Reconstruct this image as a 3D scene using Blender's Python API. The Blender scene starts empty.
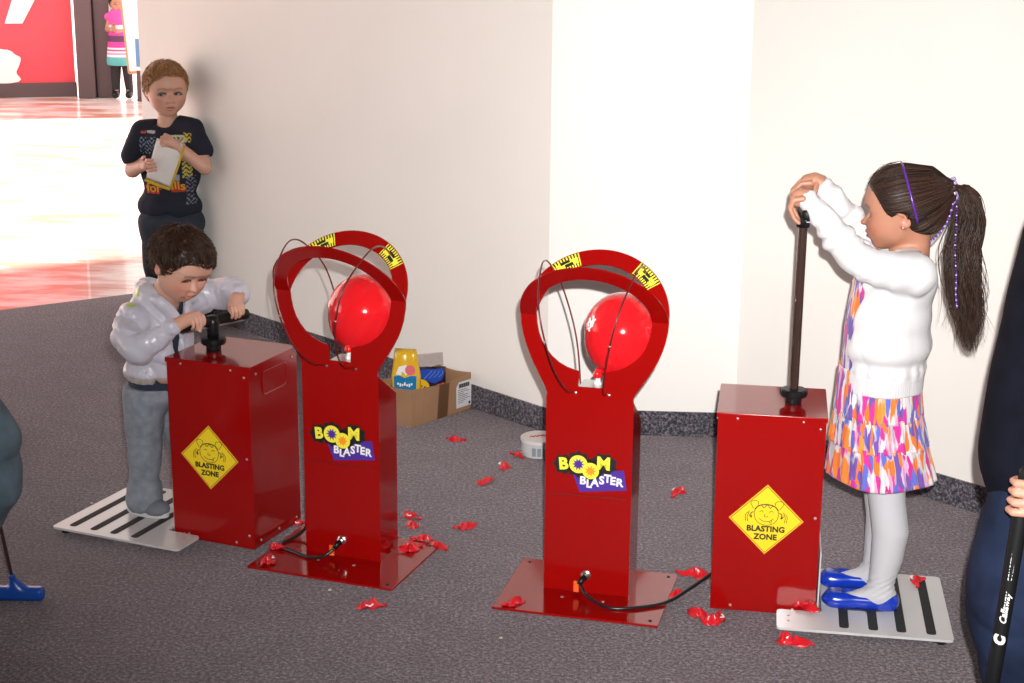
import bpy, bmesh, math, random
import numpy as np
from mathutils import Vector, Matrix
random.seed(7); rng = np.random.default_rng(11)
scn = bpy.context.scene
COL = scn.collection
PI = math.pi
# ---------------------------------------------------------------- materials
def new_mat(name):
    m = bpy.data.materials.new(name); m.use_nodes = True
    nt = m.node_tree; b = nt.nodes['Principled BSDF']
    return m, nt, b
def setp(b, **kw):
    for k, v in kw.items():
        k = k.replace('_', ' ')
        if k in b.inputs:
            s = b.inputs[k]
            if s.type == 'RGBA' and len(v) == 3: v = (*v, 1)
            s.default_value = v
def mat(name, col, rough=.5, metal=0., coat=0., noise=0., nscale=40., bump=0., bscale=200., **kw):
    m, nt, b = new_mat(name)
    setp(b, Base_Color=col, Roughness=rough, Metallic=metal, Coat_Weight=coat, **kw)
    N, L = nt.nodes, nt.links
    tc = N.new('ShaderNodeTexCoord')
    if noise:
        n = N.new('ShaderNodeTexNoise'); n.inputs['Scale'].default_value = nscale; n.inputs['Detail'].default_value = 4
        L.new(tc.outputs['Object'], n.inputs['Vector'])
        r = N.new('ShaderNodeMapRange'); r.inputs['From Min'].default_value = .3; r.inputs['From Max'].default_value = .7
        r.inputs['To Min'].default_value = 1 - noise; r.inputs['To Max'].default_value = 1 + noise
        L.new(n.outputs['Fac'], r.inputs['Value'])
        mx = N.new('ShaderNodeMix'); mx.data_type = 'RGBA'; mx.blend_type = 'MULTIPLY'; mx.inputs['Factor'].default_value = 1
        mx.inputs['A'].default_value = (*col, 1); L.new(r.outputs['Result'], mx.inputs['B'])
        L.new(mx.outputs['Result'], b.inputs['Base Color'])
    if bump:
        n2 = N.new('ShaderNodeTexNoise'); n2.inputs['Scale'].default_value = bscale; n2.inputs['Detail'].default_value = 3
        L.new(tc.outputs['Object'], n2.inputs['Vector'])
        bp = N.new('ShaderNodeBump'); bp.inputs['Strength'].default_value = bump; bp.inputs['Distance'].default_value = .002
        L.new(n2.outputs['Fac'], bp.inputs['Height']); L.new(bp.outputs['Normal'], b.inputs['Normal'])
    return m
def mat_attr(name, rough=.5, sss=0., bump=0., bscale=300., noise=0., nscale=60., coat=0., anis=0., sheen=0.):
    """colour comes from the mesh's own colour attribute (local colours of the thing)"""
    m, nt, b = new_mat(name); N, L = nt.nodes, nt.links
    a = N.new('ShaderNodeAttribute'); a.attribute_name = 'Col'
    src = a.outputs['Color']
    tc = N.new('ShaderNodeTexCoord')
    if noise:
        n = N.new('ShaderNodeTexNoise'); n.inputs['Scale'].default_value = nscale; n.inputs['Detail'].default_value = 5
        L.new(tc.outputs['Object'], n.inputs['Vector'])
        r = N.new('ShaderNodeMapRange'); r.inputs['From Min'].default_value = .3; r.inputs['From Max'].default_value = .7
        r.inputs['To Min'].default_value = 1 - noise; r.inputs['To Max'].default_value = 1 + noise
        L.new(n.outputs['Fac'], r.inputs['Value'])
        mx = N.new('ShaderNodeMix'); mx.data_type = 'RGBA'; mx.blend_type = 'MULTIPLY'; mx.inputs['Factor'].default_value = 1
        L.new(src, mx.inputs['A']); L.new(r.outputs['Result'], mx.inputs['B']); src = mx.outputs['Result']
    L.new(src, b.inputs['Base Color'])
    setp(b, Roughness=rough, Coat_Weight=coat, Sheen_Weight=sheen)
    if sss:
        setp(b, Subsurface_Weight=sss, Subsurface_Scale=.004, Subsurface_Radius=(1., .35, .2))
    if bump:
        n2 = N.new('ShaderNodeTexNoise'); n2.inputs['Scale'].default_value = bscale; n2.inputs['Detail'].default_value = 3
        L.new(tc.outputs['Object'], n2.inputs['Vector'])
        bp = N.new('ShaderNodeBump'); bp.inputs['Strength'].default_value = bump; bp.inputs['Distance'].default_value = .002
        L.new(n2.outputs['Fac'], bp.inputs['Height']); L.new(bp.outputs['Normal'], b.inputs['Normal'])
    return m
# ---------------------------------------------------------------- object bookkeeping
def link(o, parent=None):
    COL.objects.link(o)
    if parent is not None: o.parent = parent
    return o
def tag(o, label=None, cat=None, group=None, kind=None):
    if label: o['label'] = label
    if cat: o['category'] = cat
    if group: o['group'] = group
    if kind: o['kind'] = kind
    return o
def empty(name, loc=(0, 0, 0), rz=0.):
    o = bpy.data.objects.new(name, None); o.location = loc; o.rotation_euler = (0, 0, rz); o.empty_display_size = .05
    return link(o)
def obj_bm(name, bm, m, parent=None, smooth=False, recalc=True):
    if recalc: bmesh.ops.recalc_face_normals(bm, faces=bm.faces)
    me = bpy.data.meshes.new(name); bm.to_mesh(me); bm.free()
    if isinstance(m, (list, tuple)):
        for x in m: me.materials.append(x)
    else: me.materials.append(m)
    if smooth: me.polygons.foreach_set('use_smooth', [True] * len(me.polygons))
    return link(bpy.data.objects.new(name, me), parent)
def obj_np(name, V, F, m, parent=None, smooth=True, colors=None):
    me = bpy.data.meshes.new(name)
    V = np.asarray(V, dtype=np.float32); F = np.asarray(F, dtype=np.int32)
    k = F.shape[1]
    me.vertices.add(len(V)); me.vertices.foreach_set('co', V.ravel())
    me.loops.add(F.size); me.loops.foreach_set('vertex_index', F.ravel())
    me.polygons.add(len(F)); me.polygons.foreach_set('loop_start', np.arange(0, F.size, k, dtype=np.int32))
    try: me.polygons.foreach_set('loop_total', np.full(len(F), k, dtype=np.int32))
    except Exception: pass
    me.update(calc_edges=True); me.validate()
    if smooth: me.polygons.foreach_set('use_smooth', [True] * len(me.polygons))
    if colors is not None:
        ca = me.color_attributes.new('Col', 'FLOAT_COLOR', 'POINT')
        c4 = np.ones((len(V), 4), dtype=np.float32); c4[:, :3] = colors; ca.data.foreach_set('color', c4.ravel())
    me.materials.append(m)
    return link(bpy.data.objects.new(name, me), parent)
# ---------------------------------------------------------------- bmesh shapes
def add_box(bm, c, h, rz=0., bev=0., M=None):
    """c centre, h half sizes"""
    r = bmesh.ops.create_cube(bm, size=2.)
    vs = r['verts']
    for v in vs: v.co = Vector((v.co.x * h[0], v.co.y * h[1], v.co.z * h[2]))
    if bev:
        es = list({e for v in vs for e in v.link_edges})
        r = bmesh.ops.bevel(bm, geom=es, offset=bev, segments=2, affect='EDGES', profile=.5)
        vs = list({v for f in r['faces'] for v in f.verts} | {v for v in vs if v.is_valid})
        fs = set(); 
        # gather the whole island
        seen = set(vs); st = list(vs)
        while st:
            a = st.pop()
            for e in a.link_edges:
                o = e.other_vert(a)
                if o not in seen: seen.add(o); st.append(o)
        vs = list(seen)
    T = Matrix.Translation(c) @ Matrix.Rotation(rz, 4, 'Z')
    if M is not None: T = M @ T
    bmesh.ops.transform(bm, matrix=T, verts=vs)
    return vs
def add_prism(bm, pts, z0, z1, M=None, bev=0.):
    """polygon in xy extruded from z0 to z1"""
    a = [bm.verts.new((p[0], p[1], z0)) for p in pts]; b = [bm.verts.new((p[0], p[1], z1)) for p in pts]
    n = len(pts)
    f0 = bm.faces.new(a[::-1]); f1 = bm.faces.new(b)
    for i in range(n): bm.faces.new((a[i], a[(i + 1) % n], b[(i + 1) % n], b[i]))
    if M is not None: bmesh.ops.transform(bm, matrix=M, verts=a + b)
    return a + b
def add_tube(bm, pts, r, seg=10, closed=False, cap=True, flat=1.0):
    pts = [Vector(p) for p in pts]; n = len(pts)
    rr = r if isinstance(r, (list, tuple)) else [r] * n
    rings = []; up = None
    for i, p in enumerate(pts):
        if closed: t = pts[(i + 1) % n] - pts[i - 1]
        else: t = pts[min(i + 1, n - 1)] - pts[max(i - 1, 0)]
        if t.length < 1e-9: t = Vector((0, 0, 1))
        t.normalize()
        if up is None:
            up = Vector((0, 0, 1)) if abs(t.z) < .9 else Vector((1, 0, 0))
        a = t.cross(up)
        if a.length < 1e-6: a = t.orthogonal()
        a.normalize(); b = a.cross(t).normalized(); up = b
        rings.append([bm.verts.new(p + (a * math.cos(2 * PI * k / seg) + b * math.sin(2 * PI * k / seg) * flat) * rr[i]) for k in range(seg)])
    m = n if closed else n - 1
    for i in range(m):
        A, B = rings[i], rings[(i + 1) % n]
        for k in range(seg): bm.faces.new((A[k], A[(k + 1) % seg], B[(k + 1) % seg], B[k]))
    if cap and not closed:
        bm.faces.new(rings[0][::-1]); bm.faces.new(rings[-1])
def add_lathe(bm, prof, seg=32, M=None):
    """prof list of (r,z)"""
    rings = []; allv = []
    for r, z in prof:
        if r < 1e-6: v = [bm.verts.new((0, 0, z))]
        else: v = [bm.verts.new((r * math.cos(2 * PI * k / seg), r * math.sin(2 * PI * k / seg), z)) for k in range(seg)]
        rings.append(v); allv += v
    for A, B in zip(rings, rings[1:]):
        if len(A) == 1 and len(B) == 1: continue
        for k in range(seg):
            k2 = (k + 1) % seg
            if len(A) == 1: bm.faces.new((A[0], B[k2], B[k]))
            elif len(B) == 1: bm.faces.new((A[k], A[k2], B[0]))
            else: bm.faces.new((A[k], A[k2], B[k2], B[k]))
    if len(rings[0]) > 1: bm.faces.new(rings[0][::-1])
    if len(rings[-1]) > 1: bm.faces.new(rings[-1])
    if M is not None: bmesh.ops.transform(bm, matrix=M, verts=allv)
    return allv
def smooth_curve(P, n):
    """Catmull-Rom through points P, n samples per span"""
    P = [np.array(p, float) for p in P]; out = []
    Q = [2 * P[0] - P[1]] + P + [2 * P[-1] - P[-2]]
    for i in range(1, len(Q) - 2):
        a, b, c, d = Q[i - 1], Q[i], Q[i + 1], Q[i + 2]
        for k in range(n):
            t = k / n
            out.append(.5 * ((2 * b) + (c - a) * t + (2 * a - 5 * b + 4 * c - d) * t * t + (-a + 3 * b - 3 * c + d) * t ** 3))
    out.append(P[-1]); return [tuple(x) for x in out]
def text_mesh(body, size, bold=0., depth=.0004, align='CENTER', shear=0., space=1.):
    cu = bpy.data.curves.new('lettering', 'FONT'); cu.body = body; cu.size = size; cu.offset = bold; cu.extrude = depth
    cu.align_x = align; cu.align_y = 'CENTER'; cu.shear = shear; cu.space_character = space; cu.resolution_u = 3
    o = bpy.data.objects.new('lettering', cu); COL.objects.link(o)
    dg = bpy.context.evaluated_depsgraph_get(); dg.update()
    me = bpy.data.meshes.new_from_object(o.evaluated_get(dg))
    bm = bmesh.new(); bm.from_mesh(me)
    bpy.data.objects.remove(o); bpy.data.curves.remove(cu); bpy.data.meshes.remove(me)
    return bm
def merge_bm(dst, src, M):
    bmesh.ops.transform(src, matrix=M, verts=src.verts)
    me = bpy.data.meshes.new('t'); src.to_mesh(me); src.free(); dst.from_mesh(me); bpy.data.meshes.remove(me)
def add_text(dst, body, size, M, **kw): merge_bm(dst, text_mesh(body, size, **kw), M)
# ---------------------------------------------------------------- signed distance modelling
def nz(v): v = np.asarray(v, float); return v / np.linalg.norm(v)
def frame(fwd, up=(0, 0, 1)):
    """columns: forward, left, up"""
    f = nz(fwd); l = nz(np.cross(up, f)); u = np.cross(f, l)
    return np.stack([f, l, u], 1)
class SDF:
    def __init__(s): s.p = []
    def add(s, fn, lo, hi, k=.01, mode='u', ids=None):
        s.p.append((fn, np.asarray(lo, float), np.asarray(hi, float), k, mode)); return s
    def cap(s, a, b, ra, rb, k=.01, mode='u', sq=None):
        a = np.asarray(a, float); b = np.asarray(b, float); ab = b - a; L2 = max(ab @ ab, 1e-12)
        def fn(P):
            q = P - a; t = np.clip(q @ ab / L2, 0, 1); v = q - t[:, None] * ab
            if sq is not None:
                ax, f = sq; c = v @ ax; v = v + (c * (1. / f - 1))[:, None] * ax
            return np.sqrt((v * v).sum(1)) - (ra + (rb - ra) * t)
        r = max(ra, rb) * (1 if sq is None else max(1, sq[1]))
        return s.add(fn, np.minimum(a, b) - r, np.maximum(a, b) + r, k, mode)
    def chain(s, pts, rads, k=.01, mode='u', sq=None):
        A = np.array(pts, float); Rr = np.array(rads, float)
        def fn(P):
            d = None
            for i in range(len(A) - 1):
                ab = A[i + 1] - A[i]; q = P - A[i]; t = np.clip(q @ ab / max(ab @ ab, 1e-12), 0, 1); v = q - t[:, None] * ab
                if sq is not None:
                    ax, f = sq; c = v @ ax; v = v + (c * (1. / f - 1))[:, None] * ax
                e = np.sqrt((v * v).sum(1)) - (Rr[i] + (Rr[i + 1] - Rr[i]) * t)
                d = e if d is None else np.minimum(d, e)
            return d
        r = Rr.max() * (1 if sq is None else max(1, sq[1]))
        return s.add(fn, A.min(0) - r, A.max(0) + r, k, mode)
    def ell(s, c, r, R=None, k=.01, mode='u'):
        c = np.asarray(c, float); r = np.asarray(r, float); R = np.eye(3) if R is None else R
        def fn(P):
            q = (P - c) @ R; a = q / r; k0 = np.sqrt((a * a).sum(1)); k1 = np.sqrt(((a / r) ** 2).sum(1))
            return np.where(k1 > 1e-9, k0 * (k0 - 1) / np.maximum(k1, 1e-9), -r.min())
        m = r.max(); e = np.abs(R) @ r
        return s.add(fn, c - e, c + e, k, mode)
    def box(s, c, h, rad=.005, R=None, k=.01, mode='u'):
        c = np.asarray(c, float); h = np.asarray(h, float); R = np.eye(3) if R is None else R
        def fn(P):
            q = np.abs((P - c) @ R) - (h - rad)
            return np.sqrt((np.maximum(q, 0) ** 2).sum(1)) + np.minimum(q.max(1), 0) - rad
        e = np.abs(R) @ h
        return s.add(fn, c - e, c + e, k, mode)
    def plane(s, c, n, k=.003):
        """cut away everything on the side n points to"""
        c = np.asarray(c, float); n = nz(n)
        def fn(P): return -((P - c) @ n)
        return s.add(fn, (-1e3,) * 3, (1e3,) * 3, k, 's')
    def __call__(s, P):
        d = np.full(len(P), 1.0)
        for fn, lo, hi, k, mode in s.p:
            m = k + .03
            idx = np.nonzero(((P > lo - m) & (P < hi + m)).all(1))[0]
            if not len(idx): continue
            e = fn(P[idx]); a = d[idx]
            if mode == 'u':
                h = np.maximum(k - np.abs(a - e), 0) / k; d[idx] = np.minimum(a, e) - h * h * k * .25
            elif mode == 's':
                e = -e; h = np.maximum(k - np.abs(a - e), 0) / k; d[idx] = np.maximum(a, e) + h * h * k * .25
            elif mode == 'd':      # displacement: fn returns an offset
                d[idx] = a + e
        return d
    def grad(s, P, e=.0008):
        g = np.stack([s(P + np.array(d) * e) - s(P - np.array(d) * e) for d in ((1, 0, 0), (0, 1, 0), (0, 0, 1))], 1)
        return g / np.maximum(np.linalg.norm(g, axis=1, keepdims=True), 1e-9)
    def bounds(s):
        lo = np.min([p[1] for p in s.p if p[4] == 'u'], 0); hi = np.max([p[2] for p in s.p if p[4] == 'u'], 0)
        return lo, hi
    def mesh(s, vox, refine=True):
        lo, hi = s.bounds(); pad = .012 + vox * 3; lo = lo - pad; hi = hi + pad; B = 8
        n = np.ceil((hi - lo) / (vox * B)).astype(int) + 1
        ax = [lo[i] + (np.arange(n[i]) + .5) * vox * B for i in range(3)]
        C = np.stack(np.meshgrid(*ax, indexing='ij'), -1).reshape(-1, 3)
        dc = s(C).reshape(n); act = np.abs(dc) < vox * B * 1.35 + .008
        N = n * B
        F = np.repeat(np.repeat(np.repeat(dc, B, 0), B, 1), B, 2).astype(np.float32)
        A = np.repeat(np.repeat(np.repeat(act, B, 0), B, 1), B, 2)
        I = np.argwhere(A)
        out = np.empty(len(I), np.float32)
        for j in range(0, len(I), 400000):
            out[j:j + 400000] = s(lo + (I[j:j + 400000] + .5) * vox)
        F[A] = out
        S = F < 0
        c = [(0, 0, 0), (1, 0, 0), (0, 1, 0), (1, 1, 0), (0, 0, 1), (1, 0, 1), (0, 1, 1), (1, 1, 1)]
        nx, ny, nz_ = N - 1
        cnt = np.zeros((nx, ny, nz_), np.int8)
        for i, j, k in c: cnt += S[i:i + nx, j:j + ny, k:k + nz_]
        mixed = (cnt > 0) & (cnt < 8); ID = np.full(mixed.shape, -1, np.int64); Q = np.argwhere(mixed); ID[mixed] = np.arange(len(Q))
        val = np.stack([F[Q[:, 0] + i, Q[:, 1] + j, Q[:, 2] + k] for i, j, k in c], 1).astype(float)
        acc = np.zeros((len(Q), 3)); w = np.zeros(len(Q)); cc = np.array(c, float)
        for a in range(8):
            for b in range(a + 1, 8):
                if np.abs(cc[a] - cc[b]).sum() != 1: continue
                m = (val[:, a] < 0) != (val[:, b] < 0); t = val[m, a] / (val[m, a] - val[m, b])
                acc[m] += cc[a] + t[:, None] * (cc[b] - cc[a]); w[m] += 1
        V = lo + (Q + acc / w[:, None] + .5) * vox
        fs = []
        for d in range(3):
            u, v = (d + 1) % 3, (d + 2) % 3
            sl0 = [slice(None)] * 3; sl1 = [slice(None)] * 3; sl0[d] = slice(0, -1); sl1[d] = slice(1, None)
            ch = S[tuple(sl0)] != S[tuple(sl1)]; E = np.argwhere(ch)
            E = E[(E[:, u] > 0) & (E[:, v] > 0)]
            E = E[(E < np.array(ID.shape)).all(1)]
            def idd(du, dv):
                q = E.copy(); q[:, u] -= du; q[:, v] -= dv; return ID[q[:, 0], q[:, 1], q[:, 2]]
            quad = np.stack([idd(1, 1), idd(0, 1), idd(0, 0), idd(1, 0)], 1)
            neg = S[E[:, 0], E[:, 1], E[:, 2]]
            quad[~neg] = quad[~neg][:, ::-1]
            fs.append(quad[(quad >= 0).all(1)])
        Fc = np.concatenate(fs)
        if refine:
            g = s.grad(V); d = np.clip(s(V), -vox, vox); V = V - g * d[:, None] * .8
        return V, Fc
def mirror(P, O): return P
def ridge(P, sc, seed=0):
    """sharp cloth creases in [-1,1]"""
    n = noise3(P + .012 * np.stack([noise3(P, sc * .5, seed + 7), noise3(P, sc * .5, seed + 8), noise3(P, sc * .5, seed + 9)], 1), sc, seed)
    return 1 - 2 * np.minimum(1, np.abs(n) * 1.6) ** .7
def noise3(P, sc, seed=0):
    """cheap smooth pseudo noise in [-1,1] from rotated sines"""
    r = np.random.default_rng(seed); o = np.zeros(len(P))
    for i in range(6):
        d = r.normal(size=3); d /= np.linalg.norm(d); o += np.sin(P @ d * sc * r.uniform(.7, 1.6) + r.uniform(0, 6.28))
    return o / 6 * 1.6
# ---------------------------------------------------------------- hair
def flow(S, P, dirfn, n, step, off0=.001, off1=.001, jitter=0.):
    """walk strands along a surface; returns (n+1, N, 3)"""
    out = []; off = np.linspace(off0, off1, n + 1) if np.isscalar(off0) else [off0 + (off1 - off0) * i / n for i in range(n + 1)]
    P = P.copy()
    for i in range(n + 1):
        for _ in range(2):
            g = S.grad(P); P = P - g * (S(P) - off[i])[:, None]
        out.append(P.copy())
        d = dirfn(P, i); d = d - (d * g).sum(1, keepdims=True) * g
        d /= np.maximum(np.linalg.norm(d, axis=1, keepdims=True), 1e-6)
        P = P + d * (step if np.isscalar(step) else step[:, None])
    return np.stack(out)
def strands(T, r, seg=3, taper=True):
    """T (n, N, 3) -> tube mesh arrays; returns V, F, strand index per vertex"""
    n, N, _ = T.shape
    t = np.empty_like(T); t[1:-1] = T[2:] - T[:-2]; t[0] = T[1] - T[0]; t[-1] = T[-1] - T[-2]
    t /= np.maximum(np.linalg.norm(t, axis=2, keepdims=True), 1e-9)
    ref = np.array([.31, .52, .79]); a = np.cross(t, ref); a /= np.maximum(np.linalg.norm(a, axis=2, keepdims=True), 1e-9); b = np.cross(t, a)
    rad = np.ones(n) if not taper else np.minimum(1, np.linspace(2.2, .25, n))
    rr = (rad[:, None] * (r if np.isscalar(r) else r[None, :]))[..., None]
    V = np.stack([T + (a * math.cos(2 * PI * k / seg) + b * math.sin(2 * PI * k / seg)) * rr for k in range(seg)], 2)  # n,N,seg,3
    V = V.transpose(1, 0, 2, 3).reshape(-1, 3)
    base = (np.arange(N) * n * seg)[:, None, None]; i = np.arange(n - 1)[None, :, None] * seg; k = np.arange(seg)[None, None, :]; k2 = (k + 1) % seg
    F = np.stack([base + i + k, base + i + k2, base + i + seg + k2, base + i + seg + k], -1).reshape(-1, 4)
    return V, F, np.repeat(np.arange(N), n * seg)
def hair_obj(name, parts, m, parent, base, var=.35, tint=None):
    Vs, Fs, Cs = [], [], []; o = 0
    for V, F, idx in parts:
        c = np.array(base)[None, :] * np.exp(rng.normal(0, var, idx.max() + 1))[:, None]
        if tint is not None: c = c + np.array(tint) * rng.random((len(c), 1)) ** 2
        Vs.append(V); Fs.append(F + o); Cs.append(c[idx]); o += len(V)
    return obj_np(name, np.concatenate(Vs), np.concatenate(Fs), m, parent, True, np.concatenate(Cs))
# ================================================================ camera
F_PX = 1600.74; PIT = .2606; ROLL = .00855; CAMH = 1.6
cam = bpy.data.cameras.new('camera'); cam.sensor_width = 36; cam.lens = F_PX / 1024 * 36; cam.clip_end = 300
co = bpy.data.objects.new('camera', cam); COL.objects.link(co); scn.camera = co
_c, _s = math.cos(PIT), math.sin(PIT); _fw = Vector((0, _c, -_s)); _up = Vector((0, _s, _c)); _r = Vector((1, 0, 0))
_r2 = _r * math.cos(ROLL) + _up * math.sin(ROLL); _u2 = -_r * math.sin(ROLL) + _up * math.cos(ROLL)
co.matrix_world = Matrix.Translation((0, 0, CAMH)) @ Matrix(((_r2.x, _u2.x, -_fw.x), (_r2.y, _u2.y, -_fw.y), (_r2.z, _u2.z, -_fw.z))).to_4x4()
scn.view_settings.view_transform = 'Standard'; scn.view_settings.look = 'None'; scn.view_settings.gamma = 1
scn.view_settings.exposure = 0.0; scn.view_settings.use_curve_mapping = False
# ================================================================ setting
def struct(name, bm, m, **kw):
    o = obj_bm(name, bm, m, **kw); o['kind'] = 'structure'; return o
# carpet: short loop pile, dark grey with lighter flecks
m, nt, b = new_mat('carpet_loop_pile'); N, L = nt.nodes, nt.links
tc = N.new('ShaderNodeTexCoord')
n1 = N.new('ShaderNodeTexNoise'); n1.inputs['Scale'].default_value = 115; n1.inputs['Detail'].default_value = 4; n1.inputs['Roughness'].default_value = .75
n2 = N.new('ShaderNodeTexNoise'); n2.inputs['Scale'].default_value = 9; n2.inputs['Detail'].default_value = 5
L.new(tc.outputs['Object'], n1.inputs['Vector']); L.new(tc.outputs['Object'], n2.inputs['Vector'])
cr = N.new('ShaderNodeValToRGB'); e = cr.color_ramp.elements
e[0].position = .40; e[0].color = (.014, .0145, .022, 1); e[1].position = .64; e[1].color = (.225, .20, .232, 1)
q = e.new(.5); q.color = (.058, .056, .072, 1)
L.new(n1.outputs['Fac'], cr.inputs['Fac'])
mr = N.new('ShaderNodeMapRange'); mr.inputs['From Min'].default_value = .3; mr.inputs['From Max'].default_value = .7; mr.inputs['To Min'].default_value = .82; mr.inputs['To Max'].default_value = 1.15
L.new(n2.outputs['Fac'], mr.inputs['Value'])
mx = N.new('ShaderNodeMix'); mx.data_type = 'RGBA'; mx.blend_type = 'MULTIPLY'; mx.inputs['Factor'].default_value = 1
L.new(cr.outputs['Color'], mx.inputs['A']); L.new(mr.outputs['Result'], mx.inputs['B']); L.new(mx.outputs['Result'], b.inputs['Base Color'])
bp = N.new('ShaderNodeBump'); bp.inputs['Strength'].default_value = .7; bp.inputs['Distance'].default_value = .004
L.new(n1.outputs['Fac'], bp.inputs['Height']); L.new(bp.outputs['Normal'], b.inputs['Normal'])
setp(b, Roughness=.95, Sheen_Weight=.38, Sheen_Roughness=.38, Sheen_Tint=(1.0, .82, .84)); M_CARPET = m
# polished pinkish concourse tile
m, nt, b = new_mat('polished_pink_tile'); N, L = nt.nodes, nt.links
tc = N.new('ShaderNodeTexCoord'); mp = N.new('ShaderNodeMapping'); mp.inputs['Rotation'].default_value = (0, 0, .25); mp.inputs['Scale'].default_value = (1, 3.2, 1)
n1 = N.new('ShaderNodeTexNoise'); n1.inputs['Scale'].default_value = 1.6; n1.inputs['Detail'].default_value = 6; n1.inputs['Roughness'].default_value = .62
L.new(tc.outputs['Object'], mp.inputs['Vector']); L.new(mp.outputs['Vector'], n1.inputs['Vector'])
cr = N.new('ShaderNodeValToRGB'); e = cr.color_ramp.elements
e[0].position = .42; e[0].color = (.62, .25, .18, 1); e[1].position = .56; e[1].color = (.86, .76, .74, 1)  # pale tone paints the glossy tile's white streak reflections into its colour
L.new(n1.outputs['Fac'], cr.inputs['Fac']); L.new(cr.outputs['Color'], b.inputs['Base Color'])
bp = N.new('ShaderNodeBump'); bp.inputs['Strength'].default_value = .25; bp.inputs['Distance'].default_value = .01
L.new(n1.outputs['Fac'], bp.inputs['Height']); L.new(bp.outputs['Normal'], b.inputs['Normal'])
setp(b, Roughness=.28, Coat_Weight=.3); M_TILE = m
M_WALL = mat('painted_wall', (.86, .84, .80), .55, bump=.12, bscale=90, noise=.015, nscale=3)
M_WALLW = mat('white_painted_panel', (.86, .85, .82), .5, bump=.1, bscale=90)
M_CEIL = mat('ceiling_paint', (.16, .155, .15), .8, noise=.03, nscale=5)

bm = bmesh.new(); add_prism(bm, [(-6, -2.6), (4.6, -2.6), (4.6, 6.98), (-1.30, 6.98), (-6, 3.863)], -.03, 0)
struct('floor', bm, M_CARPET)
bm = bmesh.new(); add_prism(bm, [(-6, 3.863), (-1.30, 6.98), (4.6, 6.98), (4.6, 70), (-60, 70), (-60, -2.6), (-6, -2.6)], -.05, -.006)
struct('floor', bm, M_TILE)
# zig-zag display wall: two parallel runs joined by a square-on white panel
A0, A1, A2, A3 = (-1.54, 6.652), (.113, 4.880), (.709, 4.844), (2.9, 2.44)
nL = (.731, .682)
def wall(name, pts, m, z0=0, z1=3.0):
    bm = bmesh.new(); add_prism(bm, pts, z0, z1); return struct(name, bm, m)
wall('wall_left', [A0, A1, (A1[0] + .1, A1[1] + .12), (A0[0] + .11, A0[1] + .11)], M_WALL)
wall('wall_center', [A1, A2, (A2[0] + .1, A2[1] + .12), (A1[0] + .1, A1[1] + .12)], M_WALLW)
wall('wall_right', [A2, A3, (A3[0] + .12, A3[1] + .12), (A2[0] + .1, A2[1] + .12)], M_WALL)
wall('wall_side', [A3, (2.9, -2.5), (3.02, -2.5), (3.02, 2.56)], M_WALL)
wall('wall_behind', [(3.02, -2.5), (-6, -2.5), (-6, -2.6), (3.02, -2.6)], M_CEIL)
wall('wall_far_left', [(-6, -2.5), (-6, 2.2), (-6.12, 2.2), (-6.12, -2.6)], M_CEIL)  # unseen wall, closed here to cut daylight reaching the right side
# carpet turned up at the foot of the wall
def skirting(name, a, b, ext=(0, 0)):
    d = Vector((b[0] - a[0], b[1] - a[1])); d.normalize(); n = Vector((d.y, -d.x)) * .007
    a = Vector(a) - d * ext[0]; b = Vector(b) + d * ext[1]
    bm = bmesh.new(); add_prism(bm, [a + n, b + n, b - n * .3, a - n * .3], -.001, .080)
    return struct(name, bm, M_CARPET)
skirting('baseboard_left', A0, A1, (0, .004)); skirting('baseboard_center', A1, A2, (.004, -.006)); skirting('baseboard_right', A2, A3)
nb = Vector((-.5529, .8333))
ov = 2.45  # unseen ceiling overhang, sized to block the sun from carpet and nearest tile
bm = bmesh.new(); add_prism(bm, [(-6.5, -2.6), (4.6, -2.6), (4.6, 10.5), (-1.30 + nb.x * ov + 2, 6.98 + nb.y * ov + 1.3), (-6.5 + nb.x * ov, 3.53 + nb.y * ov), (-8, 3.4), (-8, -2.6)], 3.0, 3.15)
struct('ceiling', bm, M_CEIL)
# ---------------------------------------------------------------- far side of the concourse
M_FRAME = mat('dark_bronze_metal', (.10, .065, .07), .45)
M_RED_PANEL = mat('red_graphic_panel', (.85, .07, .10), .45)
M_WHITE_VINYL = mat('white_vinyl', (.88, .87, .86), .4)
r = empty('display_board', (-3.93, 14.45, 0), math.radians(14)); tag(r, 'large red graphic board with white shapes across the bright concourse', 'display board')
bm = bmesh.new(); add_prism(bm, [(-3.4, -.03), (0, -.03), (0, .03), (-3.4, .03)], .12, 3.2); obj_bm('panel', bm, M_RED_PANEL, r)
bm = bmesh.new(); add_prism(bm, [(-3.4, -.05), (.01, -.05), (.01, .05), (-3.4, .05)], -.006, .12); obj_bm('bottom_rail', bm, M_FRAME, r)
bm = bmesh.new()
add_prism(bm, [(-.57, .64), (-.42, .64), (-.20, 1.02), (-.43, 1.02)], 0, .012, Matrix.Translation((0, -.032, 0)) @ Matrix.Rotation(PI / 2, 4, 'X'))
obj_bm('white_stripe', bm, M_WHITE_VINYL, r)
bm = bmesh.new(); pts = smooth_curve([(-1.6, .12), (-.56, .12), (-.50, .22), (-.455, .33), (-.50, .37), (-.62, .42), (-1.2, .43), (-1.6, .43)], 5)
add_prism(bm, pts, 0, .012, Matrix.Translation((0, -.032, 0)) @ Matrix.Rotation(PI / 2, 4, 'X')); obj_bm('white_letter_shape', bm, M_WHITE_VINYL, r)
r = empty('doorpost', (-3.80, 14.4, 0), math.radians(8)); tag(r, 'dark bronze post beside the red board across the concourse', 'post')
bm = bmesh.new(); add_box(bm, (0, 0, 1.6), (.075, .16, 1.606), bev=.01); obj_bm('post', bm, M_FRAME, r)
bm = bmesh.new(); add_box(bm, (.15, .02, 1.6), (.07, .12, 1.606), bev=.01); obj_bm('jamb', bm, M_FRAME, r)
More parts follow.
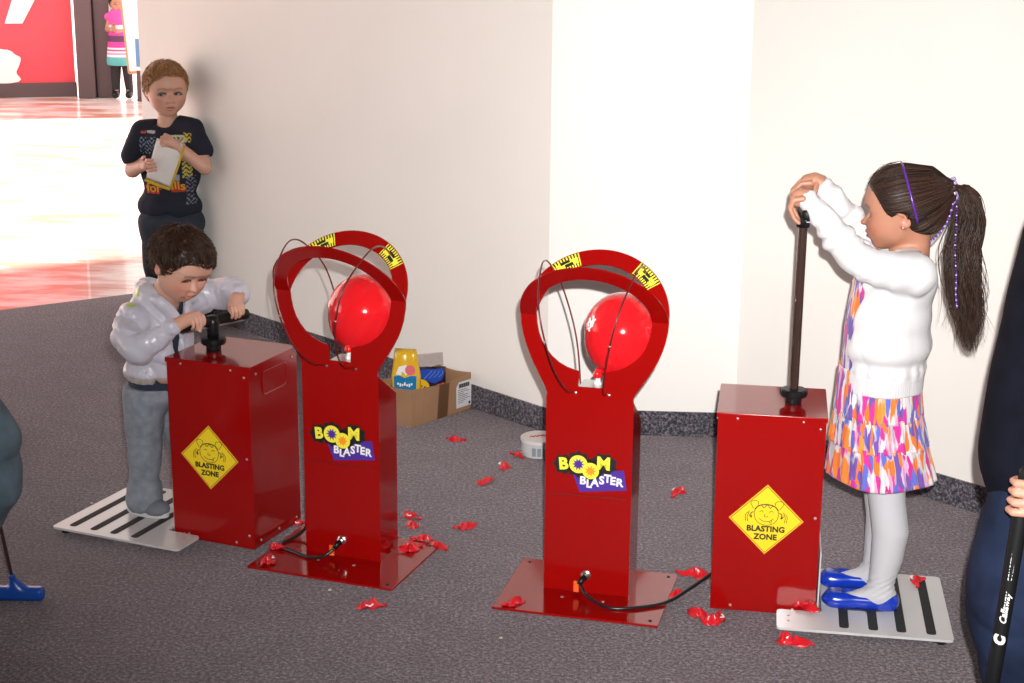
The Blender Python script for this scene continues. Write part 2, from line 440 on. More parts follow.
r = empty('sandwich_board', (-3.22, 14.0, 0), math.radians(-6)); tag(r, 'white standing board with tan edge beside the child in the striped dress', 'standing sign')
bm = bmesh.new(); add_box(bm, (0, 0, .78), (.10, .012, .52), M=Matrix.Rotation(-.06, 4, 'Y')); obj_bm('board', bm, M_WHITE_VINYL, r)
bm = bmesh.new(); add_box(bm, (-.105, 0, .78), (.008, .016, .53), M=Matrix.Rotation(-.06, 4, 'Y')); add_box(bm, (0, 0, .255), (.105, .016, .012), M=Matrix.Rotation(-.06, 4, 'Y')); obj_bm('frame', bm, mat('tan_wood', (.5, .25, .12), .5), r)
bm = bmesh.new(); add_box(bm, (.02, -.014, .42), (.07, .004, .12), bev=.003); obj_bm('blue_print', bm, mat('blue_print', (.1, .25, .45), .5), r)
bm = bmesh.new(); add_tube(bm, [(-.03, 0, .27), (-.05, .04, 0)], .025); add_tube(bm, [(.07, 0, .27), (.05, .04, 0)], .025); obj_bm('foot', bm, M_FRAME, r)
# ================================================================ light
w = bpy.data.worlds.new('sky'); scn.world = w; w.use_nodes = True; nt = w.node_tree
bg = nt.nodes['Background']
bg.inputs['Color'].default_value = (1.0, .90, .84, 1); bg.inputs['Strength'].default_value = 2.3
sun = bpy.data.lights.new('sun', 'SUN'); sun.energy = 16; sun.angle = .05; sun.color = (1, .94, .90)
so = bpy.data.objects.new('sun', sun); COL.objects.link(so)
sd = Vector((.5529 * .55, -.8333 * .55, -1)).normalized()
so.rotation_euler = sd.to_track_quat('-Z', 'Y').to_euler()
fl = bpy.data.lights.new('camera_flash', 'AREA'); fl.shape = 'DISK'; fl.size = .02; fl.energy = 38; fl.spread = math.radians(68); fl.color = (1, .97, .94)
fo = bpy.data.objects.new('camera_flash', fl); COL.objects.link(fo)
fo.location = Vector((0, 0, CAMH)) + _r2 * .038 + _u2 * .075 + _fw * .02
fo.rotation_euler = Vector((.15, 1, -.20)).normalized().to_track_quat('-Z', 'Y').to_euler()
# ================================================================ game units
M_RED = mat('red_powder_coat', (.29, .0025, .002), .11, coat=.25, bump=.02, bscale=300, Coat_Roughness=.05)
M_BLACK = mat('black_plastic', (.007, .007, .008), .35, Specular_IOR_Level=.35)
M_RUBBER = mat('black_rubber', (.007, .007, .008), .5, Specular_IOR_Level=.3)
M_STEEL = mat('brushed_steel', (.62, .62, .62), .3, metal=1.)
M_ZINC = mat('zinc_screw', (.55, .53, .5), .35, metal=1.)
M_ALU = mat('white_checker_metal', (.58, .575, .58), .25, coat=.2, noise=.02, nscale=8)
M_GRIP = mat('black_grip_tape', (.018, .018, .018), .8, noise=.5, nscale=300)
M_YEL = mat('yellow_vinyl', (.85, .62, .02), .35)
M_YELL = mat('lemon_vinyl', (.88, .80, .06), .35)
M_ORANGE = mat('orange_vinyl', (.9, .30, .02), .35)
M_INK = mat('black_ink', (.012, .01, .012), .45)
M_PURPLE = mat('purple_vinyl', (.075, .03, .30), .35)
M_INKW = mat('white_ink', (.86, .86, .86), .4)
M_HOSE = mat('black_hose', (.012, .012, .014), .3, coat=.3)
M_POLE = mat('dark_brown_anodised_tube', (.035, .018, .014), .25, coat=.5)
BW, BD, BH = .249, .238, .494
UR = dict(box=(.477, 3.532, -.161), plate=(-.043, 3.523, -.250))
UL = dict(box=(-.891, 3.966, -.399), plate=(-.664, 3.757, -.349))
XZ = Matrix.Rotation(PI / 2, 4, 'X')     # xy drawing -> upright, facing -y
def star(cx, cy, r0, r1, n, ph=0.):
    return [(cx + (r1 if k % 2 else r0) * math.cos(PI * k / n + ph), cy + (r1 if k % 2 else r0) * math.sin(PI * k / n + ph)) for k in range(2 * n)]
def disc(cx, cy, r, n=28): return [(cx + r * math.cos(2 * PI * k / n), cy + r * math.sin(2 * PI * k / n)) for k in range(n)]

def zone_sign(parent):
    cx, cz, d = .1225, .238, .0865
    s = [(0, d), (-d, 0), (0, -d), (d, 0)]
    def layer(bm, k, t0, t1): add_prism(bm, [(cx + x * k, cz + z * k) for x, z in s], t0, t1, XZ)
    bm = bmesh.new(); layer(bm, 1, .0005, .0016)
    st = obj_bm('warning_sticker', bm, mat('orange_yellow_vinyl', (.86, .50, .03), .35), parent); 
    bm = bmesh.new(); layer(bm, .955, .0016, .0019); obj_bm('border', bm, M_INK, st)
    bm = bmesh.new(); layer(bm, .935, .0019, .0022); obj_bm('yellow_field', bm, M_YEL, st)
    bm = bmesh.new(); y = .0024
    add_text(bm, 'BLASTING', .0192, Matrix.Translation((cx, -y, cz - .0235)) @ XZ, bold=.0008, space=1.02)
    add_text(bm, 'ZONE', .0192, Matrix.Translation((cx, -y, cz - .0435)) @ XZ, bold=.0008, space=1.02)
    obj_bm('lettering', bm, M_INK, st)
    bm = bmesh.new()
    def ln(pts, r=.0007, n=5): add_tube(bm, [(cx + a, -y, cz + b) for a, b in smooth_curve(pts, n)], r, 5)
    # generic smiling child with pigtails
    ln([(-.026, .028), (-.028, .012), (-.022, -.004), (-.008, -.0125), (.008, -.0125), (.022, -.004), (.028, .012), (.026, .028)])
    ln([(-.027, .024), (-.018, .034), (0, .038), (.018, .034), (.027, .024)], .0014)
    ln([(-.012, .036), (-.006, .030), (.002, .037), (.008, .029), (.014, .035)], .0009)
    ln([(-.030, .026), (-.037, .040), (-.030, .046), (-.020, .044), (-.020, .036)]); ln([(.030, .026), (.039, .040), (.032, .047), (.021, .044), (.020, .036)])
    for q in (-1, 1):
        ln([(q * .030, .018), (q * .036, .014), (q * .034, .004), (q * .040, .010)], .0012); ln([(q * .038, .020), (q * .048, .010), (q * .047, -.006)]); ln([(q * .040, .016), (q * .044, .006), (q * .042, -.006)])
        ln([(q * .016, .019), (q * .011, .022), (q * .007, .018)])
    ln([(-.016, .002), (-.006, -.004), (.006, -.004), (.017, .003)]); ln([(-.003, .014), (-.004, .008), (.002, .007), (.004, .009)])
    ln([(.006, -.004), (.011, -.0075), (.013, -.001)])
    obj_bm('face_drawing', bm, M_INK, st, smooth=True)
    return st

def pump_box(pose, mirror, label, rod_up):
    x, y, th = pose
    r = empty('pump_box', (x, y, 0), th); tag(r, label, 'game cabinet')
    bm = bmesh.new(); add_box(bm, (BW / 2, BD / 2, BH / 2 - .001), (BW / 2 - .001, BD / 2 - .001, BH / 2 - .003), bev=.0015)
    obj_bm('cabinet_body', bm, M_RED, r)
    bm = bmesh.new(); add_box(bm, (BW / 2, BD / 2, BH - .0022), (BW / 2 + .0012, BD / 2 + .0012, .0018), bev=.0008)
    add_box(bm, (BW / 2, -.0014, BH - .007), (BW / 2 + .001, .0007, .0052)); add_box(bm, (-.0014, BD / 2, BH - .007), (.0007, BD / 2, .0052)); add_box(bm, (BW + .0014, BD / 2, BH - .007), (.0007, BD / 2, .0052))
    obj_bm('lid', bm, M_RED, r)
    mx = (lambda u: BW - u) if mirror else (lambda u: u)
    # side panel with recessed hand hole
    for sgn, u in ((1, BW), (-1, 0)):
        bm = bmesh.new()
        pts = []
        for cx_, cy_, a0 in ((.165, .452, 0), (.075, .452, PI / 2), (.075, .418, PI), (.165, .418, 1.5 * PI)):
            pts += [(cx_ + .014 * math.cos(a0 + k * PI / 8), cy_ + .014 * math.sin(a0 + k * PI / 8)) for k in range(5)]
        M = Matrix.Translation((u + sgn * .0007, 0, 0)) @ Matrix(((0, 0, 1, 0), (1, 0, 0, 0), (0, 1, 0, 0), (0, 0, 0, 1)))
        n = len(pts); a = []
        for (px, py) in pts:
            d = Vector((px - .12, py - .435)); d.normalize()
            a.append([bm.verts.new(M @ Vector((px + d.x * o, py + d.y * o, h))) for o, h in ((.0015, 0), (0, sgn * .0008), (-.0035, sgn * .0004), (-.004, -sgn * .0002))])
        for i in range(n):
            for k in range(3): bm.faces.new((a[i][k], a[(i + 1) % n][k], a[(i + 1) % n][k + 1], a[i][k + 1]))
        bm.faces.new([q[3] for q in a])
        obj_bm('hand_hole', bm, M_RED, r)
    bolts = [(.046, .481), (.196, .481), (.235, .466), (.235, .249), (.195, .016), (.049, .016), (.235, .040)]
    for (u, z) in bolts:
        bm = bmesh.new(); add_lathe(bm, [(.0036, 0), (.0036, .0008), (.0026, .0022), (0, .0026)], 10, Matrix.Translation((u, -.0012, z)) @ Matrix.Rotation(PI / 2, 4, 'X'))
        obj_bm('screw', bm, M_ZINC, r, smooth=True)
    for (v, z) in ((.03, .470), (.21, .470), (.03, .02), (.12, .02), (.21, .02)):
        for sg, u in ((1, BW + .0008), (-1, -.0008)):
            bm = bmesh.new(); add_lathe(bm, [(.0034, 0), (.0034, .0008), (.0026, .002), (0, .0024)], 10, Matrix.Translation((u, v, z)) @ Matrix.Rotation(sg * PI / 2, 4, 'Y'))
            obj_bm('screw', bm, M_ZINC, r, smooth=True)
    zone_sign(r)
    # plunger
    pu, pv = mx(.172), .106
    pl = empty('plunger', (0, 0, 0)); pl.parent = r; pl.location = (pu, pv, BH)
    bm = bmesh.new(); add_lathe(bm, [(.0, 0), (.019, 0), (.020, .006), (.020, .020), (.0175, .022), (0, .022)], 24); 
    obj_bm('collar', bm, M_BLACK, pl, smooth=False)
    bm = bmesh.new()
    add_lathe(bm, [(.0, .018), (.030, .018), (.031, .022), (.031, .032), (.028, .035), (.0135, .036), (0, .036)], 28)
    for k in range(14):
        a = 2 * PI * k / 14; add_box(bm, (.031 * math.cos(a), .031 * math.sin(a), .027), (.0016, .003, .006), rz=a)
    obj_bm('knurled_ring', bm, M_BLACK, pl)
    top = rod_up
    bm = bmesh.new(); add_lathe(bm, [(0, .03), (.0105, .03), (.0105, top), (0, top)], 20); obj_bm('rod', bm, M_POLE if rod_up > .2 else M_BLACK, pl, smooth=False)
    hl_ = .112 if mirror else .100
    hb = empty('handlebar', (0, 0, top)); hb.parent = pl; hb.rotation_euler = (0, 0, (math.atan2(.152, .146) - th) if mirror else (PI / 2 + .10))
    bm = bmesh.new()
    add_tube(bm, [(-hl_, 0, 0), (-hl_ + .002, 0, 0), (-hl_ + .008, 0, 0), (-.03, 0, 0), (.03, 0, 0), (hl_ - .008, 0, 0), (hl_ - .002, 0, 0), (hl_, 0, 0)], [.006, .0125, .0145, .0135, .0135, .0145, .0125, .006], 18)
    obj_bm('bar', bm, M_RUBBER, hb, smooth=True)
    bm = bmesh.new(); add_lathe(bm, [(0, -.045), (.015, -.045), (.0165, -.03), (.0185, -.005), (.016, .012), (0, .014)], 20); obj_bm('tee_socket', bm, M_BLACK, hb, smooth=True)
    bm = bmesh.new(); add_box(bm, (0, 0, -.0165), (.095, .004, .0012)); obj_bm('metal_strip', bm, M_STEEL, hb)
    return r

def foot_plate(pose, mirror, label):
    x, y, th = pose
    r = empty('foot_plate', (x, y, 0), th); tag(r, label, 'footplate')
    s = -1 if mirror else 1; o = BW if mirror else 0
    X = lambda u: o + s * u
    def rnd(pts, rad):
        out = []; n = len(pts)
        for i, p in enumerate(pts):
            p = Vector(p); a = (Vector(pts[i - 1]) - p).normalized(); b_ = (Vector(pts[(i + 1) % n]) - p).normalized()
            for k in range(5):
                t = k / 4; out.append(tuple(p + a * rad * (1 - t) ** 2 + b_ * rad * t ** 2))
        return out
    P = rnd([(.158, -.115), (.556, -.115), (.556, .252), (.262, .252), (.262, -.012), (.158, -.012)], .012)
    P = [(X(u), v) for u, v in P]
    bm = bmesh.new(); add_prism(bm, P, .014, .020); obj_bm('plate', bm, M_ALU, r)
    bm = bmesh.new(); add_box(bm, (X(.2535), .12, .085), (.002, .11, .075), bev=.0015); obj_bm('upright_flange', bm, M_ALU, r)
    for u in (.508, .441, .378, .312):
        q = rnd([(u - .011, -.092), (u + .011, -.092), (u + .011, .232), (u - .011, .232)], .009)
        bm = bmesh.new(); add_prism(bm, [(X(a), b) for a, b in q], .0199, .0208); obj_bm('grip_strip', bm, M_GRIP, r)
    for u, v in ((.19, -.07), (.53, -.09), (.53, .225), (.29, .225)):
        bm = bmesh.new(); add_lathe(bm, [(0, 0), (.011, 0), (.012, .014), (0, .014)], 14, Matrix.Translation((X(u), v, 0))); obj_bm('rubber_foot', bm, M_RUBBER, r)
    for u, v in ((.185, -.045), (.185, -.075)):
        bm = bmesh.new(); add_lathe(bm, [(.0036, 0), (.0036, .0008), (0, .0012)], 10, Matrix.Translation((X(u), v, .020))); obj_bm('screw', bm, M_ZINC, r)
    return r

UC = .198; ZC = .695; TF, TB = .145, .252
RSH = .003
half = [(.105, 0), (.105, .488), (.104, .500), (.110, .515), (.121, .534), (.134, .556), (.1445, .575), (.1545, .596), (.1625, .617), (.1695, .640), (.1745, .667), (.176, ZC)]
inner = [(.137, ZC), (.1355, .668), (.131, .645), (.123, .624), (.112, .606), (.098, .590), (.080, .576), (.060, .566), (.032, .558), (.0295, .555), (.0295, .520), (0, .520)]
RO, RI, PHI = .176, .137, math.radians(37)
def blast_logo(parent, cu, cz):
    """two-line game title: BOOM over BLASTER on a skewed purple block"""
    y0 = .0005
    def P(pts, a, b_, m, nm, par): 
        bm = bmesh.new()
        for p in pts: add_prism(bm, [(cu + x, cz + z) for x, z in p], y0 + a, y0 + b_, XZ)
        return obj_bm(nm, bm, m, par)
    blk = [(-.048, -.004), (.076, .014), (.084, -.0355), (-.030, -.0495)]
    rim = []
    for (cx, cy, rx, ry, n) in ((-.070, .017, .023, .024, 7), (-.034, .020, .0295, .0305, 10), (-.004, .006, .0265, .0265, 9), (.027, .025, .031, .026, 8)):
        rim.append([(cx + rx * (1.16 if k % 2 else .92) * math.cos(PI * k / n), cy + ry * (1.16 if k % 2 else .92) * math.sin(PI * k / n)) for k in range(2 * n)])
    cz -= .003
    lg = P([blk], 0, .0006, M_PURPLE, 'title_sticker', parent)
    for q_ in rim: P([q_], .0007, .0011, M_INK, 'black_splash', lg)
    def T(nm, m_, ch, s, x, z, rot, bold, dy):
        bm = bmesh.new(); add_text(bm, ch, s, Matrix.Translation((cu + x, -(y0 + dy), cz + z)) @ Matrix.Rotation(-math.radians(rot), 4, 'Y') @ XZ, bold=bold, depth=.0002); return obj_bm(nm, bm, m_, lg)
    T('yellow_letter', M_YELL, 'B', .040, -.0705, .0175, 5, .0018, .0016); T('yellow_letter', M_YELL, 'M', .043, .0270, .0260, -1, .0018, .0016)
    for k, (cx, cy, rr) in enumerate(((-.034, .020, .0225), (-.004, .006, .0205))):
        P([disc(cx, cy, rr)], .0011 + .0002 * k, .0016 + .0002 * k, M_YELL, 'yellow_letter', lg)
    P([star(-.034, .020, .0165, .0085, 10)], .0019, .0022, M_PURPLE, 'purple_burst', lg)
    P([star(-.004, .006, .0150, .0078, 9)], .0021, .0024, M_ORANGE, 'orange_burst', lg)
    for ch, x, z in zip('BLASTER', (-.0225, -.0075, .007, .0235, .0375, .0505, .0665), (-.0205, -.0275, -.0225, -.016, -.0105, -.015, -.018)):
        T('white_letter', M_INKW, ch, .0275, x, z, -2, .0010, .0014)

def arch_pt(rr, a, sgn, off=0.):
    """point on a bent half ring; sgn -1 front, +1 back; off along sheet normal"""
    u = UC + .006 + rr * math.cos(a); h = rr * math.sin(a)
    return Vector((u, TF + sgn * h * math.sin(PHI) + off * math.cos(PHI), ZC + h * math.cos(PHI) - sgn * off * math.sin(PHI)))
def arch(sgn):
    bm = bmesh.new(); n = 48; rows = []
    for i in range(n + 1):
        a = PI * i / n
        rows.append([bm.verts.new(arch_pt(rr, a, sgn, o)) for rr, o in ((RI, -.0016), (RO, -.0016), (RO, .0016), (RI, .0016))])
    for A, B in zip(rows, rows[1:]):
        for k in range(4): bm.faces.new((A[k], A[(k + 1) % 4], B[(k + 1) % 4], B[k]))
    bm.faces.new(rows[0]); bm.faces.new(rows[-1][::-1])
    return bm
def caution(parent, sgn, a0):
    """yellow hazard decal bent onto the back arch"""
    dr = RO - RI; o = -.0021
    def patch(bm, r0, r1, t0, t1, off):
        n = 4; R_ = [[bm.verts.new(arch_pt(rr, a0 + t0 + (t1 - t0) * i / n, sgn, off)) for rr in (r0, r1)] for i in range(n + 1)]
        for A, B in zip(R_, R_[1:]): bm.faces.new((A[0], A[1], B[1], B[0]))
    bm = bmesh.new(); patch(bm, RI + .002, RO - .002, -.2, .2, o); d = obj_bm('hazard_decal', bm, M_INK, parent)
    bm = bmesh.new()
    patch(bm, RI + .012, RO - .012, -.175, .175, o - .0003)
    for k in range(8):
        t = -.165 + k * .044
        patch(bm, RI + .002, RI + .013, t, t + .022, o - .0003); patch(bm, RO - .013, RO - .002, t, t + .022, o - .0003)
    for t in (-.205, .190): patch(bm, RI + .002, RO - .002, t, t + .016, o - .0004)
    obj_bm('yellow_print', bm, M_YELL, d)
    bm = bmesh.new(); patch(bm, RI + .011, RI + .019, -.09, .05, o - .0006); patch(bm, RO - .018, RO - .011, -.05, .10, o - .0006); obj_bm('print_block', bm, M_INK, d)

def tower(pose, label):
    x, y, th = pose
    r = empty('balloon_tower', (x, y, 0), th); tag(r, label, 'game tower')
    bm = bmesh.new(); add_box(bm, (.2, .156, .003), (.2, .156, .003), bev=.0012); obj_bm('base_plate', bm, M_RED, r)
    for u, v in ((.022, .022), (.378, .022), (.022, .29), (.378, .29), (.15, .10), (.25, .10)):
        bm = bmesh.new(); add_lathe(bm, [(.0045, 0), (.0045, .001), (0, .003)], 10, Matrix.Translation((u, v, .006))); obj_bm('screw', bm, M_ZINC if v == .10 else M_BLACK, r, smooth=True)
    # front sheet: column front widening into the lower half of the ring, with balloon notch
    out = [(UC + a, z) for a, z in half]; inn = [(UC + a, z) for a, z in inner]
    sh_ = lambda z: .006 * max(0., min(1., (z - .50) / .10))
    poly = out + inn + [(2 * UC - a, z) for a, z in inn[::-1][1:]] + [(2 * UC - a, z) for a, z in out[::-1]]
    poly = [(a + sh_(z), z) for a, z in poly]
    bm = bmesh.new(); add_prism(bm, poly, -TF - .0032, -TF, Matrix.Rotation(PI / 2, 4, 'X'))
    bmesh.ops.translate(bm, vec=(0, 0, .0055), verts=bm.verts); 
    for v in bm.verts:
        if v.co.z > ZC: v.co.z = ZC
    obj_bm('front_sheet', bm, M_RED, r)
    # folded sides and back
    sd = [(TF + .0005, .006), (TF + .0005, .496), (TB, .425), (TB, .006)]
    for u0, u1 in ((UC - .1055, UC - .1035), (UC + .1035, UC + .1055)):
        bm = bmesh.new(); M = Matrix(((0, 0, 1, 0), (1, 0, 0, 0), (0, 1, 0, 0), (0, 0, 0, 1))); add_prism(bm, sd, u0, u1, M); obj_bm('side_panel', bm, M_RED, r)
    bm = bmesh.new(); add_box(bm, (UC, TB - .001, .2155), (.1033, .001, .2095)); obj_bm('back_panel', bm, M_RED, r)
    bm = bmesh.new(); vs = [bm.verts.new(p) for p in ((UC - .1033, TF + .001, .494), (UC + .1033, TF + .001, .494), (UC + .1033, TB - .002, .424), (UC - .1033, TB - .002, .424))]
    f = bm.faces.new(vs); bmesh.ops.solidify(bm, geom=[f], thickness=.002); obj_bm('sloping_cap', bm, M_RED, r)
    bm = bmesh.new(); add_box(bm, (UC + .007, TF + .036, .523), (.036, .034, .0015)); add_box(bm, (UC + .007, TF + .068, .487), (.036, .0012, .036)); obj_bm('nozzle_shelf', bm, M_STEEL, r)
    bm = bmesh.new(); add_lathe(bm, [(0, 0), (.010, 0), (.010, .006), (.0065, .008), (.006, .020), (.004, .022), (0, .022)], 18, Matrix.Translation((UC + .012, TF + .032, .5245))); obj_bm('nozzle', bm, mat('white_plastic', (.8, .8, .8), .3), r, smooth=True)
    obj_bm('front_arch', arch(-1), M_RED, r); obj_bm('back_arch', arch(1), M_RED, r)
    caution(r, 1, math.radians(46)); caution(r, 1, math.radians(122))
    W = [(.241, .140, .514), (.244, .075, .535), (.258, .008, .595), (.275, -.025, .675), (.292, -.018, .750), (.306, .045, .803), (.314, .115, .828), (.314, .19, .805), (.300, .275, .725), (.265, .275, .60), (.245, .255, .43)]
    M_WIRE = mat('dark_red_wire', (.13, .008, .01), .3, coat=.5)
    for q in (0, 1):
        P = [((.39 - a + .012) if q else a, b_, c_) for a, b_, c_ in W]
        bm = bmesh.new(); add_tube(bm, smooth_curve(P, 8), .0021, 8); c = obj_bm('wire_hoop', bm, M_WIRE, r, smooth=True)
        bm = bmesh.new(); p = P[0]; add_lathe(bm, [(.0032, 0), (.0032, .0012), (0, .002)], 10, Matrix.Translation((p[0] + .003, TF - .0005, p[2] - .004)) @ Matrix.Rotation(PI / 2, 4, 'X')); obj_bm('screw', bm, M_ZINC, c)
        bm = bmesh.new(); k = P[3]; add_lathe(bm, [(0, -.002), (.0032, -.002), (.0032, .002), (0, .002)], 8, Matrix.Translation(k)); obj_bm('bead', bm, M_ZINC, c, smooth=True)
    e = empty('logo_mount', (0, TF, 0)); e.parent = r; 
    bm = bmesh.new(); add_box(bm, (UC - .004, TF - .0003, .2535), (.098, .0003, .0006)); obj_bm('seam', bm, M_INK, r)
    bpy.data.objects.remove(e)
    return r
def tower_logo(r):
    before = set(r.children)
    blast_logo(r, UC + .010, .316)
    for c in r.children:
        if c not in before: c.location.y += TF
def hose_fitting(r, side):
    bm = bmesh.new(); add_lathe(bm, [(0, 0), (.0125, 0), (.0125, .004), (.009, .006), (.009, .013), (.0065, .015), (0, .015)], 18, Matrix.Translation((UC + (.0 if side > 0 else -.002), TF, .050)) @ Matrix.Rotation(PI / 2, 4, 'X'))
    f = obj_bm('air_valve', bm, M_STEEL, r, smooth=False)
    bm = bmesh.new(); add_tube(bm, [(UC, TF - .014, .050), (UC - .006, TF - .022, .046), (UC - .010, TF - .03, .036)], .0075, 12); obj_bm('black_elbow', bm, M_BLACK, f, smooth=True)
    bm = bmesh.new(); a = (UC - .014, TF - .026, .036); add_box(bm, (UC - .018, TF - .028, .030), (.0065, .0025, .014), M=None, bev=.001)
    obj_bm('orange_lever', bm, mat('orange_plastic', (.85, .12, .02), .4), f)

tR = tower(UR['plate'], 'shiny red balloon tower standing right of the centre, beside the tall plunger box'); tower_logo(tR); hose_fitting(tR, 1)
tL = tower(UL['plate'], 'shiny red balloon tower in front of the cardboard carton, beside the toddler\'s box'); tower_logo(tL); hose_fitting(tL, -1)
bR = pump_box(UR['box'], False, 'red metal pump box with raised plunger held by the girl in white', .466)
bL = pump_box(UL['box'], True, 'red metal pump box with pushed-down handlebar held by the toddler', .080)
foot_plate(UR['box'], False, 'white metal footplate with black grip strips under the girl\'s blue shoes')
foot_plate(UL['box'], True, 'white metal footplate with black grip strips under the toddler\'s sneakers')
def loc_w(pose, u, v, z):
    x, y, th = pose; return (x + u * math.cos(th) - v * math.sin(th), y + u * math.sin(th) + v * math.cos(th), z)
# air hoses
def hose(pose, pts, label):
    bm = bmesh.new(); add_tube(bm, smooth_curve([loc_w(pose, *p) for p in pts], 8), .0042, 10)
    tag(obj_bm('air_hose', bm, M_HOSE, None, smooth=True), label, 'hose')
hose(UR['plate'], [(.192, .112, .036), (.215, .085, .022), (.27, .06, .0105), (.33, .075, .0105), (.40, .125, .012), (.455, .20, .03), (.50, .262, .05)], 'black air hose from the right tower to the girl\'s pump box')
hose(UL['plate'], [(.188, .112, .036), (.165, .095, .020), (.12, .10, .0105), (.06, .12, .0105), (.025, .135, .0105), (.012, .16, .0105), (.028, .20, .012), (.045, .235, .03), (.035, .262, .06)], 'black air hose from the left tower to the toddler\'s pump box')
# balloons
def balloon(pose, base, C, tilt, label, script):
    m, nt, b = new_mat('red_latex'); setp(b, Base_Color=(.78, .012, .018), Roughness=.13, Coat_Weight=.5, Subsurface_Weight=.25, Subsurface_Scale=.02, Subsurface_Radius=(1, .15, .1))
    b.inputs['Transmission Weight'].default_value = .0
    Bp = Vector(loc_w(pose, *base)); Cp = Vector(C)
    r = empty('balloon', Bp); tag(r, label, 'balloon')
    d = Cp - Bp; 
    # egg-shaped body around its long axis
    ax = Vector(tilt).normalized(); q = ax.to_track_quat('Z', 'Y').to_matrix().to_4x4()
    prof = []
    for i in range(25):
        t = PI * i / 24; z = -math.cos(t) * .102; rr = .0895 * math.sin(t) ** .92 * (1 + .06 * math.sin(t) * (1 if z > 0 else .4)); 
        prof.append((rr if 0 < i < 24 else 0, z))
    bm = bmesh.new(); add_lathe(bm, prof, 40, Matrix.Translation(d) @ q); obj_bm('latex_body', bm, m, r, smooth=True)
    bot = d - ax * .098
    bm = bmesh.new(); P = smooth_curve([tuple(bot + ax * .012), tuple(bot), tuple((bot + Vector((0, 0, .004))) * .55), (0, 0, .012), (0, 0, 0)], 5); n = len(P)
    add_tube(bm, P, [.014 - .0065 * min(1, i / 8) + (.0012 * (i % 2)) + (.003 if i > n - 4 else 0) for i in range(n)], 14); obj_bm('neck', bm, m, r, smooth=True)
    if script:
        # worn white print on the latex
        bm = bmesh.new(); side = Vector(script)
        def on(a, z): 
            v = q.to_3x3() @ Vector((math.cos(a), math.sin(a), 0)); t = math.acos(max(-1, min(1, -z / .102))); rr = .0895 * math.sin(t) ** .92 * (1 + .06 * math.sin(t)) + .0008
            return tuple(d + v * rr + ax * z)
        vv = q.to_3x3().inverted() @ side; a0 = math.atan2(vv.y, vv.x)
        for pts in ([(-.04, .020), (-.07, .026), (-.05, .033), (-.085, .038)], [(.03, .018), (0, .030), (.03, .038), (-.01, .046)], [(.06, .022), (.05, .034), (.08, .042)], [(-.06, .012), (-.02, .016), (.02, .010)]):
            add_tube(bm, [on(a0 + a * 1.6, z) for a, z in smooth_curve([(x_, y_) for x_, y_ in pts], 5)], .0022, 6)
        obj_bm('white_print', bm, M_INKW, r, smooth=True)
    return r
balloon(UR['plate'], (UC + .012, TF + .032, .545), (.265, 3.72, .628), (.10, .02, 1), 'inflated red balloon with worn white print in the right tower', (-.88, -.45, 0))
balloon(UL['plate'], (UC + .012, TF + .032, .545), (-.372, 3.91, .626), (.12, .03, 1), 'plain inflated red balloon in the left tower before the carton', None)
